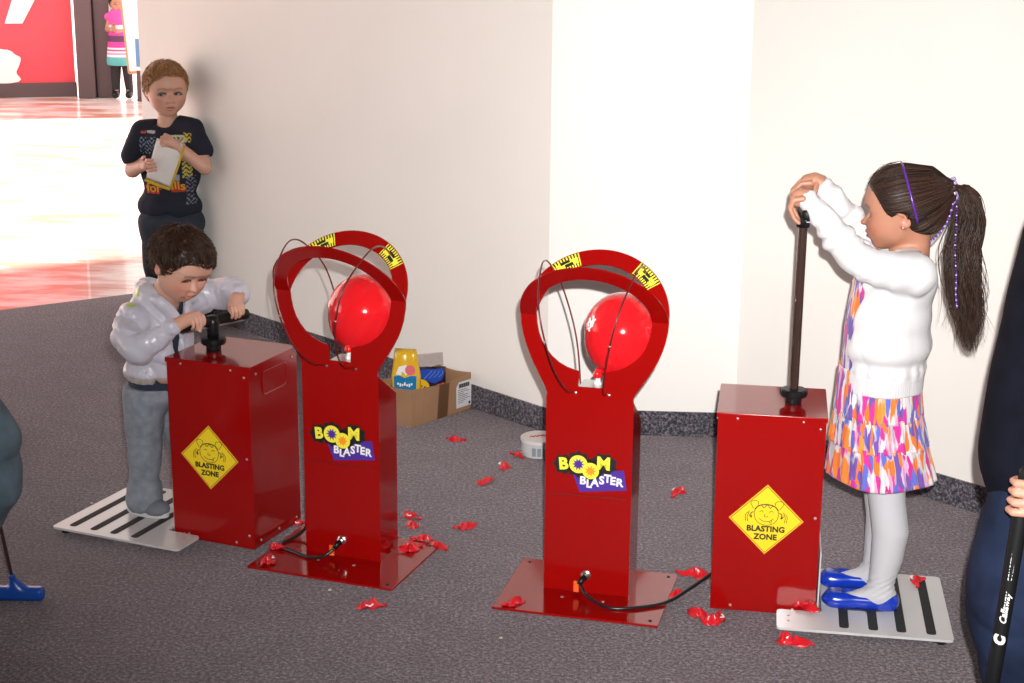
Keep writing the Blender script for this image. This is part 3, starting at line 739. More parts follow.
# ================================================================ people
M_SKIN = mat_attr('skin', .48, sss=.12, bump=.05, bscale=250)
M_HAIR = mat_attr('hair_strands', .42); M_HAIR.node_tree.nodes['Principled BSDF'].inputs['Specular IOR Level'].default_value = .3
M_EYE = mat_attr('eye_surface', .12, coat=.6)
def head(S, c, R, H, open_eye=.5, mouth=0., chub=1.0, neck=None):
    """adds a child's head to S. R columns fwd/left/up, H chin-to-crown height. returns place() from head units"""
    c = np.asarray(c, float)
    def P(x, y, z): return c + R @ (np.array([x, y, z]) * H)
    def E(p, r, k=.012, mode='u', Q=None): S.ell(P(*p), np.array(r) * H, R if Q is None else R @ Q, k, mode)
    k1 = .05 * H / .18
    E((-.05, 0, .115), (.44, .365, .38), k1); E((.13, 0, .10), (.26, .30, .27), k1)
    E((.145, 0, -.13), (.255, .275, .30), k1); E((.11, 0, -.28), (.24, .225, .18), k1 * .8)
    S.cap(P(.285, .03, -.43), P(.285, -.03, -.43), .066 * H, .066 * H, .03)
    for q in (-1, 1):
        E((.225, q * .150, -.20), (.13 * chub, .115 * chub, .135 * chub), .03)
        E((.30, q * .14, .035), (.07, .10, .03), .02)                                # brow
        S.cap(P(.47, q * .03, -.06), P(.46, q * .17, -.07), .055 * H, .045 * H, .02, 's')      # socket
    S.chain([P(.345, 0, -.03), P(.410, 0, -.11), P(.478, 0, -.190)], [.030 * H, .030 * H, .040 * H], .009)   # nose
    for q in (-1, 1):
        S.ell(P(.43, q * .042, -.215), np.array([.040, .030, .028]) * H, R, .006)
        S.cap(P(.455, q * .024, -.25), P(.43, q * .026, -.225), .010 * H, .010 * H, .003, 's')
    E((.370, 0, -.315), (.060, .10, .06), .02)                                      # muzzle
    S.cap(P(.47, .05, -.262), P(.47, -.05, -.262), .022 * H, .022 * H, .012, 's'); S.cap(P(.47, .05, -.405), P(.47, -.05, -.405), .036 * H, .036 * H, .02, 's')
    E((.420, 0, -.300), (.045, .078, .026), .004); E((.408, 0, -.356), (.046, .066, .030), .004)
    S.ell(P(.468, 0, -.328), np.array([.056, .080, .0075 + .018 * mouth]) * H, R, .003, 's')
    # eyes: lids as shells with an almond opening
    for q in (-1, 1):
        ec = P(.305, q * .142, -.075)
        S.ell(ec, np.array([.079, .082, .079]) * H, R, .006)
        S.ell(P(.380, q * .152, -.075 - .012 * (1 - open_eye)), np.array([.065, .066, .006 + .028 * open_eye]) * H, R, .002, 's')
        # ears
        Q = frame((.25, q * 1., 0), (-.25, 0, 1.))
        S.ell(P(-.045, q * .355, -.115), np.array([.028, .060, .10]) * H, R @ frame((0.35 * 0 + .25, q * .97, 0.)), .010)
        S.ell(P(-.025, q * .392, -.10), np.array([.020, .034, .062]) * H, R @ frame((.25, q * .97, 0.)), .004, 's')
        S.ell(P(-.005, q * .36, -.19), np.array([.022, .03, .030]) * H, R, .006)
    return P
def skull(C, R, H, off):
    S = SDF(); Q = lambda x, y, z: C + R @ (np.array([x, y, z]) * H); k1 = .05 * H / .18
    S.ell(Q(-.05, 0, .115), np.array([.44, .365, .38]) * H, R, k1); S.ell(Q(.13, 0, .10), np.array([.26, .30, .27]) * H, R, k1); S.ell(Q(-.20, 0, -.08), np.array([.26, .28, .28]) * H, R, k1)
    return (lambda P: S(P) - off), C - H * .62, C + H * .62
def eyes(parent, P, R, H, look=(1, 0, 0), iris=(.05, .022, .012), lid=.5):
    for q in (-1, 1):
        c = P(.300, q * .142, -.075); r = .070 * H
        bm = bmesh.new(); bmesh.ops.create_uvsphere(bm, u_segments=24, v_segments=16, radius=r)
        me = bpy.data.meshes.new('eyeball'); 
        for v in bm.verts: v.co += Vector(c)
        bm.to_mesh(me); bm.free()
        V = np.array([v.co for v in me.vertices]); d = (V - c) / r; ld = R @ nz(look); t = np.arccos(np.clip(d @ ld, -1, 1))
        col = np.where(t[:, None] < .22, .006, np.where(t[:, None] < .52, np.array(iris), np.array([.62, .60, .58])))
        ca = me.color_attributes.new('Col', 'FLOAT_COLOR', 'POINT'); c4 = np.ones((len(V), 4), np.float32); c4[:, :3] = col; ca.data.foreach_set('color', c4.ravel())
        me.polygons.foreach_set('use_smooth', [True] * len(me.polygons)); me.materials.append(M_EYE)
        link(bpy.data.objects.new('eyeball', me), parent)
def lashes(parent, P, H, lid, m_):
    for q in (-1, 1):
        bm = bmesh.new(); pts = []
        for i in range(9):
            s = i / 4 - 1; dy = .066 * s; dz = lid - .022 * s * s; x = .300 + math.sqrt(max(0, .094 ** 2 - dy * dy * .9 - dz * dz * .5)); pts.append(tuple(P(x, q * (.150 + dy), -.075 + dz)))
        add_tube(bm, pts, [.0006] + [.0019 * H / .18] * 7 + [.0009], 6); obj_bm('eyelashes', bm, m_, parent, smooth=True)
M_LASH = mat('dark_lash', (.012, .007, .005), .6)
def face_paint(V, P, R, H, skin, lip, cheek, brow, c0):
    """natural local skin colours: lips, cheeks, brows, lash line"""
    L = (V - c0) @ R / H
    col = np.tile(np.array(skin, float), (len(V), 1))
    def blend(w, c): 
        nonlocal col; w = np.clip(w, 0, 1)[:, None]; col = col * (1 - w) + np.array(c) * w
    def g(p, r): return np.exp(-(((L - np.array(p)) / np.array(r)) ** 2).sum(1) * 1.2)
    fr = L[:, 0] > .1
    for q in (-1, 1):
        blend(g((.30, q * .20, -.20), (.2, .12, .11)) * .75, cheek)
        # brow: arc
        y = q * L[:, 1]; arc = .052 - 3.2 * (y - .150) ** 2
        blend(np.where(fr & (y > .072) & (y < .25), np.exp(-((L[:, 2] - arc) / .013) ** 2), 0) * .85, brow)
        # upper lash line
        arc2 = -.075 + .036 - 5.0 * (y - .146) ** 2
        blend(np.where(fr & (y > .065) & (y < .245), np.exp(-((L[:, 2] - np.maximum(arc2, -.085)) / .016) ** 2), 0) * 1.3, (.03, .015, .01))
        blend(g((-.02, q * .38, -.12), (.06, .06, .11)) * .5, cheek)
    blend(g((.43, 0, -.325), (.08, .078, .036)) * 1.4 * (np.abs(L[:, 2] + .325) < .055), lip)
    blend(np.where((np.abs(L[:, 2] + .326) < .008) & (np.abs(L[:, 1]) < .068) & fr, .9, 0), (.10, .02, .015))
    blend(g((.45, 0, -.20), (.06, .06, .05)) * .4, cheek)
    return col
def to_obj(name, S, vox, m, parent, colf=None, post=None):
    V, F = S.mesh(vox)
    if post is not None: V = post(V)
    return obj_np(name, V, F, m, parent, True, None if colf is None else colf(V))
def finger(S, pts, r, k=.003): S.chain([np.array(p, float) for p in pts], [r * (1 - .09 * i) for i in range(len(pts))], k)
def cloth_disp(S, lo, hi, fn): S.add(fn, lo, hi, .0, 'd')

# ---------------------------------------------------------------- the girl in white
GP = empty('person', (.831, 3.570, 0), math.atan2(.160, -.987))
tag(GP, 'girl with long dark ponytail, white cardigan and colourful dress gripping the tall plunger', 'person')
gH = .178; gC = np.array([-.047, 0., .972]); gR = frame((1, -.06, -.06))
S = SDF(); gP = head(S, gC, gR, gH, open_eye=.75, mouth=.35)
S.chain([(-.075, 0, .93), (-.08, 0, .89), (-.07, 0, .84)], [.038, .034, .045], .02)
S.chain([(-.055, 0, .83), (-.04, 0, .72), (-.03, 0, .60)], [.045, .045, .05], .02)
for q in (1, -1): S.cap((-.06, q * .05, .835), (-.072, q * .095, .835), .04, .033, .03)
# arms
nW, fW = np.array([.168, .062, .996]), np.array([.136, -.050, 1.010])
S.chain([(-.075, .10, .84), (.062, .099, .880), (.128, .078, .950), nW], [.030, .026, .018, .0165], .015)
S.chain([(-.072, -.10, .835), (.045, -.092, .905), (.104, -.066, .975), fW], [.030, .024, .018, .0165], .015)
# near hand closed over the bar, fingers down the far front
S.chain([nW, (.182, .062, .997), (.188, .062, .991)], [.018, .020, .018], .01)
for i in range(4):
    b = .084 - i * .0135; e = (0, .001, .001, -.003)[i]
    finger(S, [(.176, b, .996), (.197 + e, b + .001, .992 + e), (.2035 + e, b, .972), (.193 + e, b, .950 + (i == 3) * .004), (.183, b, .941)], .0066)
finger(S, [(.160, .046, .992), (.152, .036, .974), (.158, .026, .957)], .0075)
# far hand
S.chain([fW, (.150, -.053, 1.016), (.166, -.055, 1.013)], [.017, .019, .017], .01)
for i in range(4):
    b = -.032 - i * .0135; e = (0, .002, .001, -.003)[i]
    finger(S, [(.160, b, 1.013), (.180 + e, b, 1.011 + e), (.197 + e, b, .992), (.199 + e, b, .970), (.191, b, .954)], .0066)
finger(S, [(.146, -.034, 1.008), (.150, -.018, .994), (.160, -.010, .980)], .0075)
# legs under the tights
for q in (1, -1):
    dx = 0 if q > 0 else .008
    S.chain([(-.04, q * .045, .58), (-.045 + dx, q * .052, .45), (-.052 + dx, q * .055, .31), (-.062 + dx, q * .057, .22), (-.056 + dx, q * .058, .09), (-.052 + dx, q * .058, .05)], [.055, .046, .034, .034, .022, .022], .02)
    S.chain([(-.07 + dx, q * .060, .037), (.0 + dx, q * .060, .033), (.05 + dx, q * .060, .029)], [.018, .016, .012], .015)
GSK, GLIP, GCH = (.42, .195, .125), (.36, .085, .07), (.45, .145, .095)
body = to_obj('body', S, .0023, M_SKIN, GP, lambda V: face_paint(V, gP, gR, gH, GSK, GLIP, GCH, (.06, .03, .02), gC))
eyes(body, gP, gR, gH, (1, .12, -.12)); lashes(body, gP, gH, .024, M_LASH)
# tights
M_TIGHTS = mat('white_cotton_tights', (.50, .50, .53), .75, bump=.25, bscale=420, Sheen_Weight=.1)
for q in (1, -1):
    dx = 0 if q > 0 else .008
    S = SDF()
    S.chain([(-.04, q * .045, .50), (-.045 + dx, q * .052, .42), (-.050 + dx, q * .055, .33), (-.055 + dx, q * .056, .285), (-.067 + dx, q * .057, .215), (-.063 + dx, q * .058, .15), (-.055 + dx, q * .058, .09), (-.054 + dx, q * .058, .055)], [.060, .052, .0445, .0415, .0420, .037, .030, .030], .02)
    S.chain([(-.070 + dx, q * .060, .046), (-.03 + dx, q * .060, .050), (.02 + dx, q * .060, .037), (.05 + dx, q * .060, .032)], [.022, .023, .017, .012], .02)
    cloth_disp(S, (-.2, -.2, .02), (.1, .2, .14), lambda P: .0010 * np.sin(P[:, 2] * 420 + 4 * P[:, 0] * 60) * np.exp(-((P[:, 2] - .085) / .03) ** 2))
    S.plane((0, 0, .022), (0, 0, -1))
    to_obj('tights', S, .003, M_TIGHTS, GP)
# shoes: blue patent ballet flats with a small bow and dark piping
M_BLUE = mat('blue_patent_leather', (.004, .035, .42), .2, coat=.9); M_NAVYTRIM = mat('navy_piping', (.008, .012, .06), .4)
for q in (1, -1):
    dx = 0 if q > 0 else .006; cy = q * .060
    S = SDF(); S.box((-.012 + dx, cy, .040), (.084, .028, .0195), .018, k=.01); S.ell((.040 + dx, cy, .036), (.042, .0285, .018), k=.012); S.ell((-.068 + dx, cy, .044), (.028, .027, .026), k=.012)
    S.ell((-.022 + dx, cy, .062), (.056, .0225, .026), k=.003, mode='s')
    S.plane((0, 0, .0212), (0, 0, -1), .001)
    sh = to_obj('shoe', S, .0022, M_BLUE, GP)
    S2 = SDF(); 
    lp = []
    for i in range(33):
        a = 2 * PI * i / 32; x = -.022 + dx + .0555 * math.cos(a); y = cy + .0235 * math.sin(a)
        lp.append((x, y, .0455 + (.012 if math.cos(a) < -.4 else .0) * min(1, (-math.cos(a) - .4) / .4) - .001))
    bm = bmesh.new(); add_tube(bm, lp[:-1], .0026, 8, closed=True); obj_bm('piping', bm, M_NAVYTRIM, sh, smooth=True)
    bm = bmesh.new(); bx = .036 + dx
    for s_ in (-1, 1):
        add_tube(bm, smooth_curve([(bx, cy, .052), (bx - .004, cy + s_ * .010, .060), (bx - .002, cy + s_ * .017, .055), (bx + .003, cy + s_ * .010, .050), (bx, cy, .052)], 5), .0022, 6)
        add_tube(bm, smooth_curve([(bx, cy, .052), (bx + .006, cy + s_ * .006, .051), (bx + .014, cy + s_ * .010, .049)], 4), .0016, 6)
    obj_bm('bow', bm, M_NAVYTRIM, sh, smooth=True)
    bm = bmesh.new(); add_prism(bm, [(-.015 + dx + .083 * math.cos(2 * PI * k / 32), cy + (.026 + .003 * math.cos(2 * PI * k / 32)) * math.sin(2 * PI * k / 32)) for k in range(32)], .0209, .0245); obj_bm('sole', bm, M_NAVYTRIM, sh)
# dress: printed cotton, fitted bodice and a three-tier gathered skirt
m, nt, b = new_mat('painterly_print_cotton'); N, L = nt.nodes, nt.links
uv = N.new('ShaderNodeAttribute'); uv.attribute_name = 'Col'      # r,g = cloth coordinates in metres
mp = N.new('ShaderNodeMapping'); mp.inputs['Scale'].default_value = (88, 22, 1); L.new(uv.outputs['Color'], mp.inputs['Vector'])
wn = N.new('ShaderNodeTexNoise'); wn.inputs['Scale'].default_value = .9; wn.inputs['Detail'].default_value = 2; L.new(mp.outputs['Vector'], wn.inputs['Vector'])
ad = N.new('ShaderNodeVectorMath'); ad.operation = 'MULTIPLY_ADD'; ad.inputs[1].default_value = (1.6, 1.6, 0); L.new(wn.outputs['Color'], ad.inputs[0]); L.new(mp.outputs['Vector'], ad.inputs[2])
vo = N.new('ShaderNodeTexVoronoi'); vo.feature = 'F1'; vo.inputs['Scale'].default_value = 1.; L.new(ad.outputs['Vector'], vo.inputs['Vector'])
sx = N.new('ShaderNodeSeparateColor'); L.new(vo.outputs['Color'], sx.inputs['Color'])
cr = N.new('ShaderNodeValToRGB'); cr.color_ramp.interpolation = 'CONSTANT'; e = cr.color_ramp.elements
e[0].position = 0; e[0].color = (.78, .17, .015, 1); e[1].position = .24; e[1].color = (.55, .02, .26, 1)
for p_, c_ in ((.42, (.62, .60, .62)), (.60, (.13, .07, .34)), (.76, (.10, .13, .52)), (.88, (.85, .25, .03)), (.95, (.7, .35, .55))):
    q_ = e.new(p_); q_.color = (*c_, 1)
L.new(sx.outputs['Red'], cr.inputs['Fac'])
edge = N.new('ShaderNodeMapRange'); edge.inputs['From Min'].default_value = .60; edge.inputs['From Max'].default_value = .85; L.new(vo.outputs['Distance'], edge.inputs['Value'])
mxx = N.new('ShaderNodeMix'); mxx.data_type = 'RGBA'; L.new(edge.outputs['Result'], mxx.inputs['Factor']); L.new(cr.outputs['Color'], mxx.inputs['A']); mxx.inputs['B'].default_value = (.62, .60, .62, 1)
L.new(mxx.outputs['Result'], b.inputs['Base Color']); setp(b, Roughness=.8, Sheen_Weight=.2); M_PRINT = m
def tier(name, z0, z1, prof, amp, nfold, parent, seed, m=M_PRINT, hemwave=.006):
    """open gathered ring of cloth; prof(t)->(ca, ra, rb)"""
    nu, nv = 220, 16; V = []; C = []; r = random.Random(seed); ph = [r.uniform(0, 6.28) for _ in range(5)]
    for j in range(nv + 1):
        t = j / nv; ca, ra, rb = prof(t)
        for i in range(nu):
            a = 2 * PI * i / nu
            f = math.sin(nfold * a + ph[0] + .8 * math.sin(3 * a + ph[1])) * .6 + .4 * math.sin(nfold * 1.7 * a + ph[2]); k = amp * (t ** .8) * f + .0012 * math.sin(nfold * 3 * a) * (1 - t)
            z = z0 + (z1 - z0) * t + hemwave * t * math.sin(4 * a + ph[3]) + .003 * t * f
            x = ca + (ra + k) * math.cos(a); y = (rb + k) * math.sin(a); V.append((x, y, z)); C.append((a * .12 + seed, z, 0))
    F = []
    for j in range(nv):
        for i in range(nu):
            k = (i + 1) % nu
            if k == 0: continue
            F.append((j * nu + i, (j + 1) * nu + i, (j + 1) * nu + k, j * nu + k))
    # close the ring with duplicated seam column so the print stays continuous
    base = len(V)
    for j in range(nv + 1): V.append(V[j * nu]); C.append((2 * PI * .12 + seed, V[j * nu][2], 0))
    for j in range(nv): F.append((j * nu + nu - 1, (j + 1) * nu + nu - 1, base + j + 1, base + j))
    o = obj_np(name, V, F, m, parent, True, np.array(C)); md = o.modifiers.new('thickness', 'SOLIDIFY'); md.thickness = .0016; return o
S = SDF(); S.chain([(-.035, 0, .80), (-.02, 0, .70), (-.018, 0, .55)], [.087, .085, .087], .03, sq=(np.array([0, 1., 0]), 1.1))
S.cap((-.02, .05, .83), (-.05, .07, .86), .02, .012, .02); S.cap((-.02, -.05, .83), (-.05, -.07, .86), .02, .012, .02)
S.plane((0, 0, .552), (0, 0, -1)); S.ell((-.02, 0, .90), (.09, .07, .06), k=.01, mode='s')
V, Fc = S.mesh(.004); a_ = np.arctan2(V[:, 1], V[:, 0] + .03)
obj_np('dress_bodice', V, Fc, M_PRINT, GP, True, np.stack([a_ * .12 + 7, V[:, 2], V[:, 2] * 0], 1))
tier('skirt_tier', .600, .488, lambda t: (-.020 - .004 * t, .092 + .010 * t, .105 + .010 * t), .003, 17, GP, 3, hemwave=.001)
tier('skirt_tier', .497, .420, lambda t: (-.024 - .006 * t, .1005 + .013 * t, .113 + .012 * t), .0045, 21, GP, 5, hemwave=.001)
tier('skirt_tier', .428, .337, lambda t: (-.030 - .010 * t, .111 + .014 * t, .123 + .014 * t), .006, 25, GP, 9, hemwave=.004)
# cardigan
M_CARD = mat('white_knit_cardigan', (.60, .595, .61), .85, bump=.3, bscale=500, Sheen_Weight=.1)
S = SDF()
S.ell((-.040, 0, .80), (.096, .112, .085), k=.02); S.ell((-.030, 0, .72), (.099, .115, .10), k=.02); S.ell((-.027, 0, .655), (.107, .122, .065), k=.02); S.ell((-.027, 0, .60), (.098, .114, .05), k=.015)
S.chain([(-.060, .055, .845), (-.074, .098, .842)], [.042, .043], .025); S.chain([(-.060, -.055, .845), (-.074, -.098, .838)], [.042, .043], .025)
S.chain([(-.078, .100, .838), (-.035, .104, .842), (.024, .102, .853), (.062, .099, .878), (.097, .088, .914), (.128, .078, .950), (.150, .070, .975), nW + (.001, 0, -.002)], [.047, .044, .0405, .038, .0355, .028, .0245, .0235], .012)
S.chain([(-.075, -.100, .838), (-.01, -.102, .862), (.045, -.092, .905), (.080, -.080, .945), (.106, -.066, .978), fW], [.046, .038, .034, .030, .026, .0230], .012)
S.add(lambda P: np.maximum((np.hypot((P[:, 0] + .026) / .096, P[:, 1] / .115) - 1) * .1, np.abs(P[:, 2] - .571) - .020), (-.125, -.12, .55), (.075, .12, .595), .006)
# front opening over the printed dress
S.box((.113, -.004, .69), (.100, .072, .19), .012, k=.006, mode='s')
S.ell((-.045, 0, .905), (.062, .058, .055), k=.012, mode='s')
for w_, d_ in ((nW, nz(nW - np.array([.128, .078, .950]))), (fW, nz(fW - np.array([.106, -.066, .978])))):
    S.cap(w_ - d_ * .008, w_ + d_ * .03, .0170, .0180, .002, 's')
def wr(P):
    d = np.zeros(len(P))
    ax = nz(np.array([.24, -.03, .15])); s_ = (P - np.array([-.07, .1, .845])) @ ax; arm = (P[:, 0] > -.02) & (P[:, 2] > .83)
    d += np.where(arm, .0036 * np.sin(s_ * 150 + 2.5 * np.sin(P[:, 2] * 55) + P[:, 1] * 40) * np.exp(-((s_ - .19) / .07) ** 2), 0)
    d += np.where(P[:, 0] < .05, .0020 * ridge(P * np.array([1, 1, .4]), 34, 3), .0014 * ridge(P, 40, 5))
    d += np.where(arm, 0, .0016 * np.sin((P[:, 0] * .9 + P[:, 2] * .7) * 130 + 3 * np.sin(P[:, 1] * 30)) * np.exp(-((P[:, 2] - .80) / .05) ** 2))
    d += np.where(np.abs(P[:, 2] - .571) < .019, .0007 * np.sin(np.arctan2(P[:, 1], P[:, 0] + .036) * 110), 0)
    d += np.where((np.abs(P[:, 2] - .60) < .03), .0016 * np.sin(np.arctan2(P[:, 1], P[:, 0] + .036) * 19) * np.exp(-((P[:, 2] - .605) / .014) ** 2), 0)
    return d
cloth_disp(S, (-.3, -.3, .4), (.3, .3, 1.1), wr)
card = to_obj('cardigan', S, .0029, M_CARD, GP)
# scalp hair pulled back
S = SDF(); Ph = lambda x, y, z: gC + gR @ (np.array([x, y, z]) * gH)
S.add(*skull(gC, gR, gH, .0058), k=.01)
S.cap(Ph(-.40, 0, .18), Ph(-.56, 0, .20), .05, .022, .03)
S.ell(Ph(.56, 0, -.20), np.array([.40, .72, .52]) * gH, gR, .010, 's'); S.ell(Ph(.18, 0, -.42), np.array([.36, .62, .37]) * gH, gR, .012, 's'); S.plane(Ph(-.2, 0, -.30), gR @ np.array([.35, 0, -1]), .01)
S.ell(Ph(.02, .40, -.15), np.array([.10, .10, .135]) * gH, gR, .008, 's'); S.ell(Ph(.02, -.40, -.15), np.array([.10, .10, .135]) * gH, gR, .008, 's')
V, Fc = S.mesh(.004); hb_ = np.tile(np.array([.018, .010, .008]), (len(V), 1)); hair = obj_np('hair', V, Fc, M_HAIR, GP, True, hb_)
Pb = np.array([-.152, 0, 1.010])
st = V[rng.integers(0, len(V), 1500)]; st = st[st[:, 0] > -.145]
T = flow(S, st, lambda P, i: (Pb - P) + np.array([0, 0, .01]), 12, np.linalg.norm(st - Pb, axis=1) / 13, .0004, .0022)
fr_ = V[(V[:, 0] > -.01)]; fr_ = fr_[rng.integers(0, len(fr_), 130)]
T2 = flow(S, fr_, lambda P, i: (Pb - P) + .35 * rng.normal(size=P.shape) * .15, 7, np.full(len(fr_), .008), .001, .007); T2[1:] += rng.normal(0, .0012, T2[1:].shape)
# ponytail
cen = np.array(smooth_curve([(-.150, 0, 1.010), (-.168, 0, 1.022), (-.182, 0, 1.000), (-.192, 0, .950), (-.187, 0, .885), (-.190, 0, .820), (-.205, 0, .745), (-.213, 0, .70), (-.224, 0, .640)], 4)); nC = len(cen); tt = np.linspace(0, 1, nC)
wid = np.interp(tt, [0, .1, .25, .45, .65, .8, .92, 1], [.012, .022, .031, .038, .047, .049, .038, .016])
NS = 1300; ra = np.sqrt(rng.random(NS)); an = rng.random(NS) * 2 * PI; ox = ra * np.cos(an); oy = ra * np.sin(an)
T3 = cen[:, None, :] + np.stack([wid[:, None] * ox[None], .85 * wid[:, None] * oy[None], np.zeros((nC, NS))], 2)
f1 = rng.uniform(14, 22, NS); p1 = rng.random(NS) * 6.28; gk = (np.arange(NS) % 26); gp = rng.random(26) * 6.28
amp = np.interp(tt, [0, .3, .7, 1], [0, .0055, .014, .020])[:, None]
T3[..., 0] += amp * np.sin(tt[:, None] * f1 + gp[gk]) * .9; T3[..., 1] += amp * np.cos(tt[:, None] * f1 * .9 + gp[gk] * 1.7)
clump = np.interp(tt, [0, .5, 1], [0, .15, .55])[:, None, None]; gc = np.stack([T3[:, gk == g].mean(1) for g in range(26)], 1)[:, gk]; T3 = T3 * (1 - clump) + gc * clump
cut = rng.uniform(.72, 1.0, NS)    # strand lengths vary
idx = np.clip(tt[:, None] * cut[None] * (nC - 1), 0, nC - 1); i0 = np.floor(idx).astype(int); i1 = np.minimum(i0 + 1, nC - 1); w_ = (idx - i0)[..., None]; s_ = np.arange(NS)[None]
T3 = T3[i0, s_] * (1 - w_) + T3[i1, s_] * w_
fly = rng.random(NS) < .10; T3[:, fly] += (np.linspace(0, 1, nC) ** 1.5)[:, None, None] * np.stack([rng.uniform(-.035, .035, NS), rng.uniform(-.03, .03, NS), rng.uniform(-.02, .06, NS)], 1)[None, fly]
Tf = []   # flyaways above the crown
hair_obj('hair_strands', [strands(T, .0011), strands(T2, .0006), strands(T3, rng.uniform(.0006, .0012, NS))], M_HAIR, hair, (.020, .010, .007), .5, tint=(.045, .02, .012))
M_PURP = mat('purple_satin', (.10, .015, .30), .25, coat=.5)
bm = bmesh.new(); T_ = nz(np.array([.30, 0, .95])); cc = np.array([-.071, 0, .965]); pts = []
for i in range(33):
    a = math.radians(-12 + 204 * i / 32); d = np.array([0, 1., 0]) * math.cos(a) + T_ * math.sin(a); lo_, hi_ = .02, .14
    for _ in range(22):
        md_ = (lo_ + hi_) / 2
        if S((cc + d * md_)[None])[0] < 0 or md_ < .066: lo_ = md_
        else: hi_ = md_
    pts.append(tuple(cc + d * (lo_ + .0018)))
add_tube(bm, pts, .0046, 8, flat=.6); obj_bm('headband', bm, M_PURP, GP, smooth=True)
bm = bmesh.new(); add_tube(bm, [(-.147, 0, 1.008), (-.160, 0, 1.014)], .027, 16); 
for k in range(14):
    a = 2 * PI * k / 14; bmesh.ops.create_icosphere(bm, subdivisions=1, radius=.0062, matrix=Matrix.Translation((-.1545 + .006 * (k % 2), .027 * math.cos(a), 1.011 + .027 * math.sin(a))))
tieo = obj_bm('hair_tie', bm, mat('lilac_sequins', (.50, .38, .70), .2, metal=.4), GP, smooth=True)
string = smooth_curve([(-.155, .020, 1.000), (-.148, .036, .965), (-.135, .044, .935), (-.118, .046, .912), (-.108, .044, .902)], 8)
string2 = smooth_curve([(-.160, .022, 1.000), (-.162, .040, .95), (-.163, .046, .89), (-.170, .048, .83), (-.172, .046, .79), (-.178, .044, .755)], 8)
bm = bmesh.new(); bm2 = bmesh.new()
for ch in (string, string2):
    for k, p_ in enumerate(ch):
        bmesh.ops.create_icosphere(bm if k % 3 else bm2, subdivisions=1, radius=.0026, matrix=Matrix.Translation(p_))
obj_bm('bead_string', bm, M_PURP, GP, smooth=True); obj_bm('white_beads', bm2, mat('pearl_bead', (.45, .42, .55), .2), GP, smooth=True)
bm = bmesh.new(); bmesh.ops.create_icosphere(bm, subdivisions=2, radius=.003, matrix=Matrix.Translation(gP(-.0, .40, -.20))); obj_bm('earring', bm, M_ZINC, GP, smooth=True)
# ---------------------------------------------------------------- toddler at the pushed-down handlebar
TO = np.array([-.985, 4.14, 0.])
TP = empty('person', tuple(TO)); tag(TP, 'toddler with dark hair and silver jacket pushing the low handlebar', 'person')
def hand_on(S, wrist, knuck_c, ax, down, fwd, w=.0115, r=.0062, L=.014, thumb=1):
    """small hand draped over a bar: ax along the bar, fwd across it, down towards the ground"""
    wrist, kc, ax, down, fwd = [np.asarray(v, float) for v in (wrist, knuck_c, ax, down, fwd)]
    S.chain([wrist, (wrist + kc) / 2 - down * .003, kc], [.0165, .018, .015], .01, sq=(ax, 1.25))
    S.cap(kc - ax * w * 1.2, kc + ax * w * 1.2, .0085, .0085, .008)
    for i in range(4):
        o = ax * (i - 1.5) * w; l = L * (.9, 1., .97, .8)[i]
        p0 = kc + o * .9; p1 = kc + o + fwd * l * .9 - down * .001; p2 = p1 + fwd * l * .55 + down * l * .8; p3 = p2 + down * l * .9 - fwd * l * .1; p4 = p3 + down * l * .5 - fwd * l * .5
        finger(S, [p0, p1, p2, p3, p4], r, .0025)
    t0 = wrist * .5 + kc * .5 + ax * thumb * .014
    finger(S, [t0, t0 + ax * thumb * .014 + fwd * .008 + down * .008, t0 + ax * thumb * .016 + fwd * .016 + down * .018, t0 + ax * thumb * .013 + fwd * .020 + down * .026], r * 1.12, .005)
tf = nz([.85, -.53, 0]); tl = np.array([.53, .85, 0])
tC = np.array([-.847, 4.000, .738]) - TO; tH = .171; tR = frame((.64, -.56, -.46), (.06, .10, 1))
S = SDF(); tPh = head(S, tC, tR, tH, open_eye=.22, mouth=.25, chub=1.12)
W = lambda x, y, z: np.array([x, y, z]) - TO
S.chain([W(-.868, 4.03, .685), W(-.900, 4.055, .64), W(-.925, 4.08, .60)], [.040, .040, .05], .02)
S.chain([W(-.935, 4.085, .58), W(-.945, 4.095, .48), W(-.95, 4.10, .40)], [.045, .045, .040], .02)
S.chain([W(-.975, 3.998, .582), W(-.970, 3.955, .545), W(-.945, 3.932, .530), W(-.856, 3.930, .585)], [.022, .020, .020, .0165], .012)
S.chain([W(-.885, 4.165, .597), W(-.785, 4.205, .600), W(-.722, 4.125, .622)], [.030, .027, .0175], .012)
bax = nz([.146, .152, 0]); bfw = nz([.152, -.146, 0]); dn = np.array([0, 0, -1.])
hand_on(S, W(-.850, 3.930, .587), W(-.812, 3.972, .5985), bax, dn, bfw, thumb=1)
hand_on(S, W(-.724, 4.118, .622), W(-.726, 4.074, .604), bax, dn, nz([.10, -.146, 0]), thumb=-1)
S.chain([W(-.965, 4.08, .36), W(-.985, 4.075, .22), W(-.995, 4.09, .07)], [.034, .032, .026], .02)
S.chain([W(-.925, 4.135, .39), W(-.895, 4.15, .22), W(-.872, 4.195, .07)], [.052, .038, .026], .02)
S.chain([W(-.995, 4.095, .045), W(-.955, 4.075, .04)], [.022, .018], .01); S.chain([W(-.872, 4.195, .045), W(-.83, 4.175, .04)], [.022, .018], .01)
body = to_obj('body', S, .0024, M_SKIN, TP, lambda V: face_paint(V, tPh, tR, tH, (.62, .34, .25), (.55, .16, .13), (.66, .20, .15), (.10, .06, .04), tC))
eyes(body, tPh, tR, tH, (1, 0, -.6)); lashes(body, tPh, tH, -.004, M_LASH)
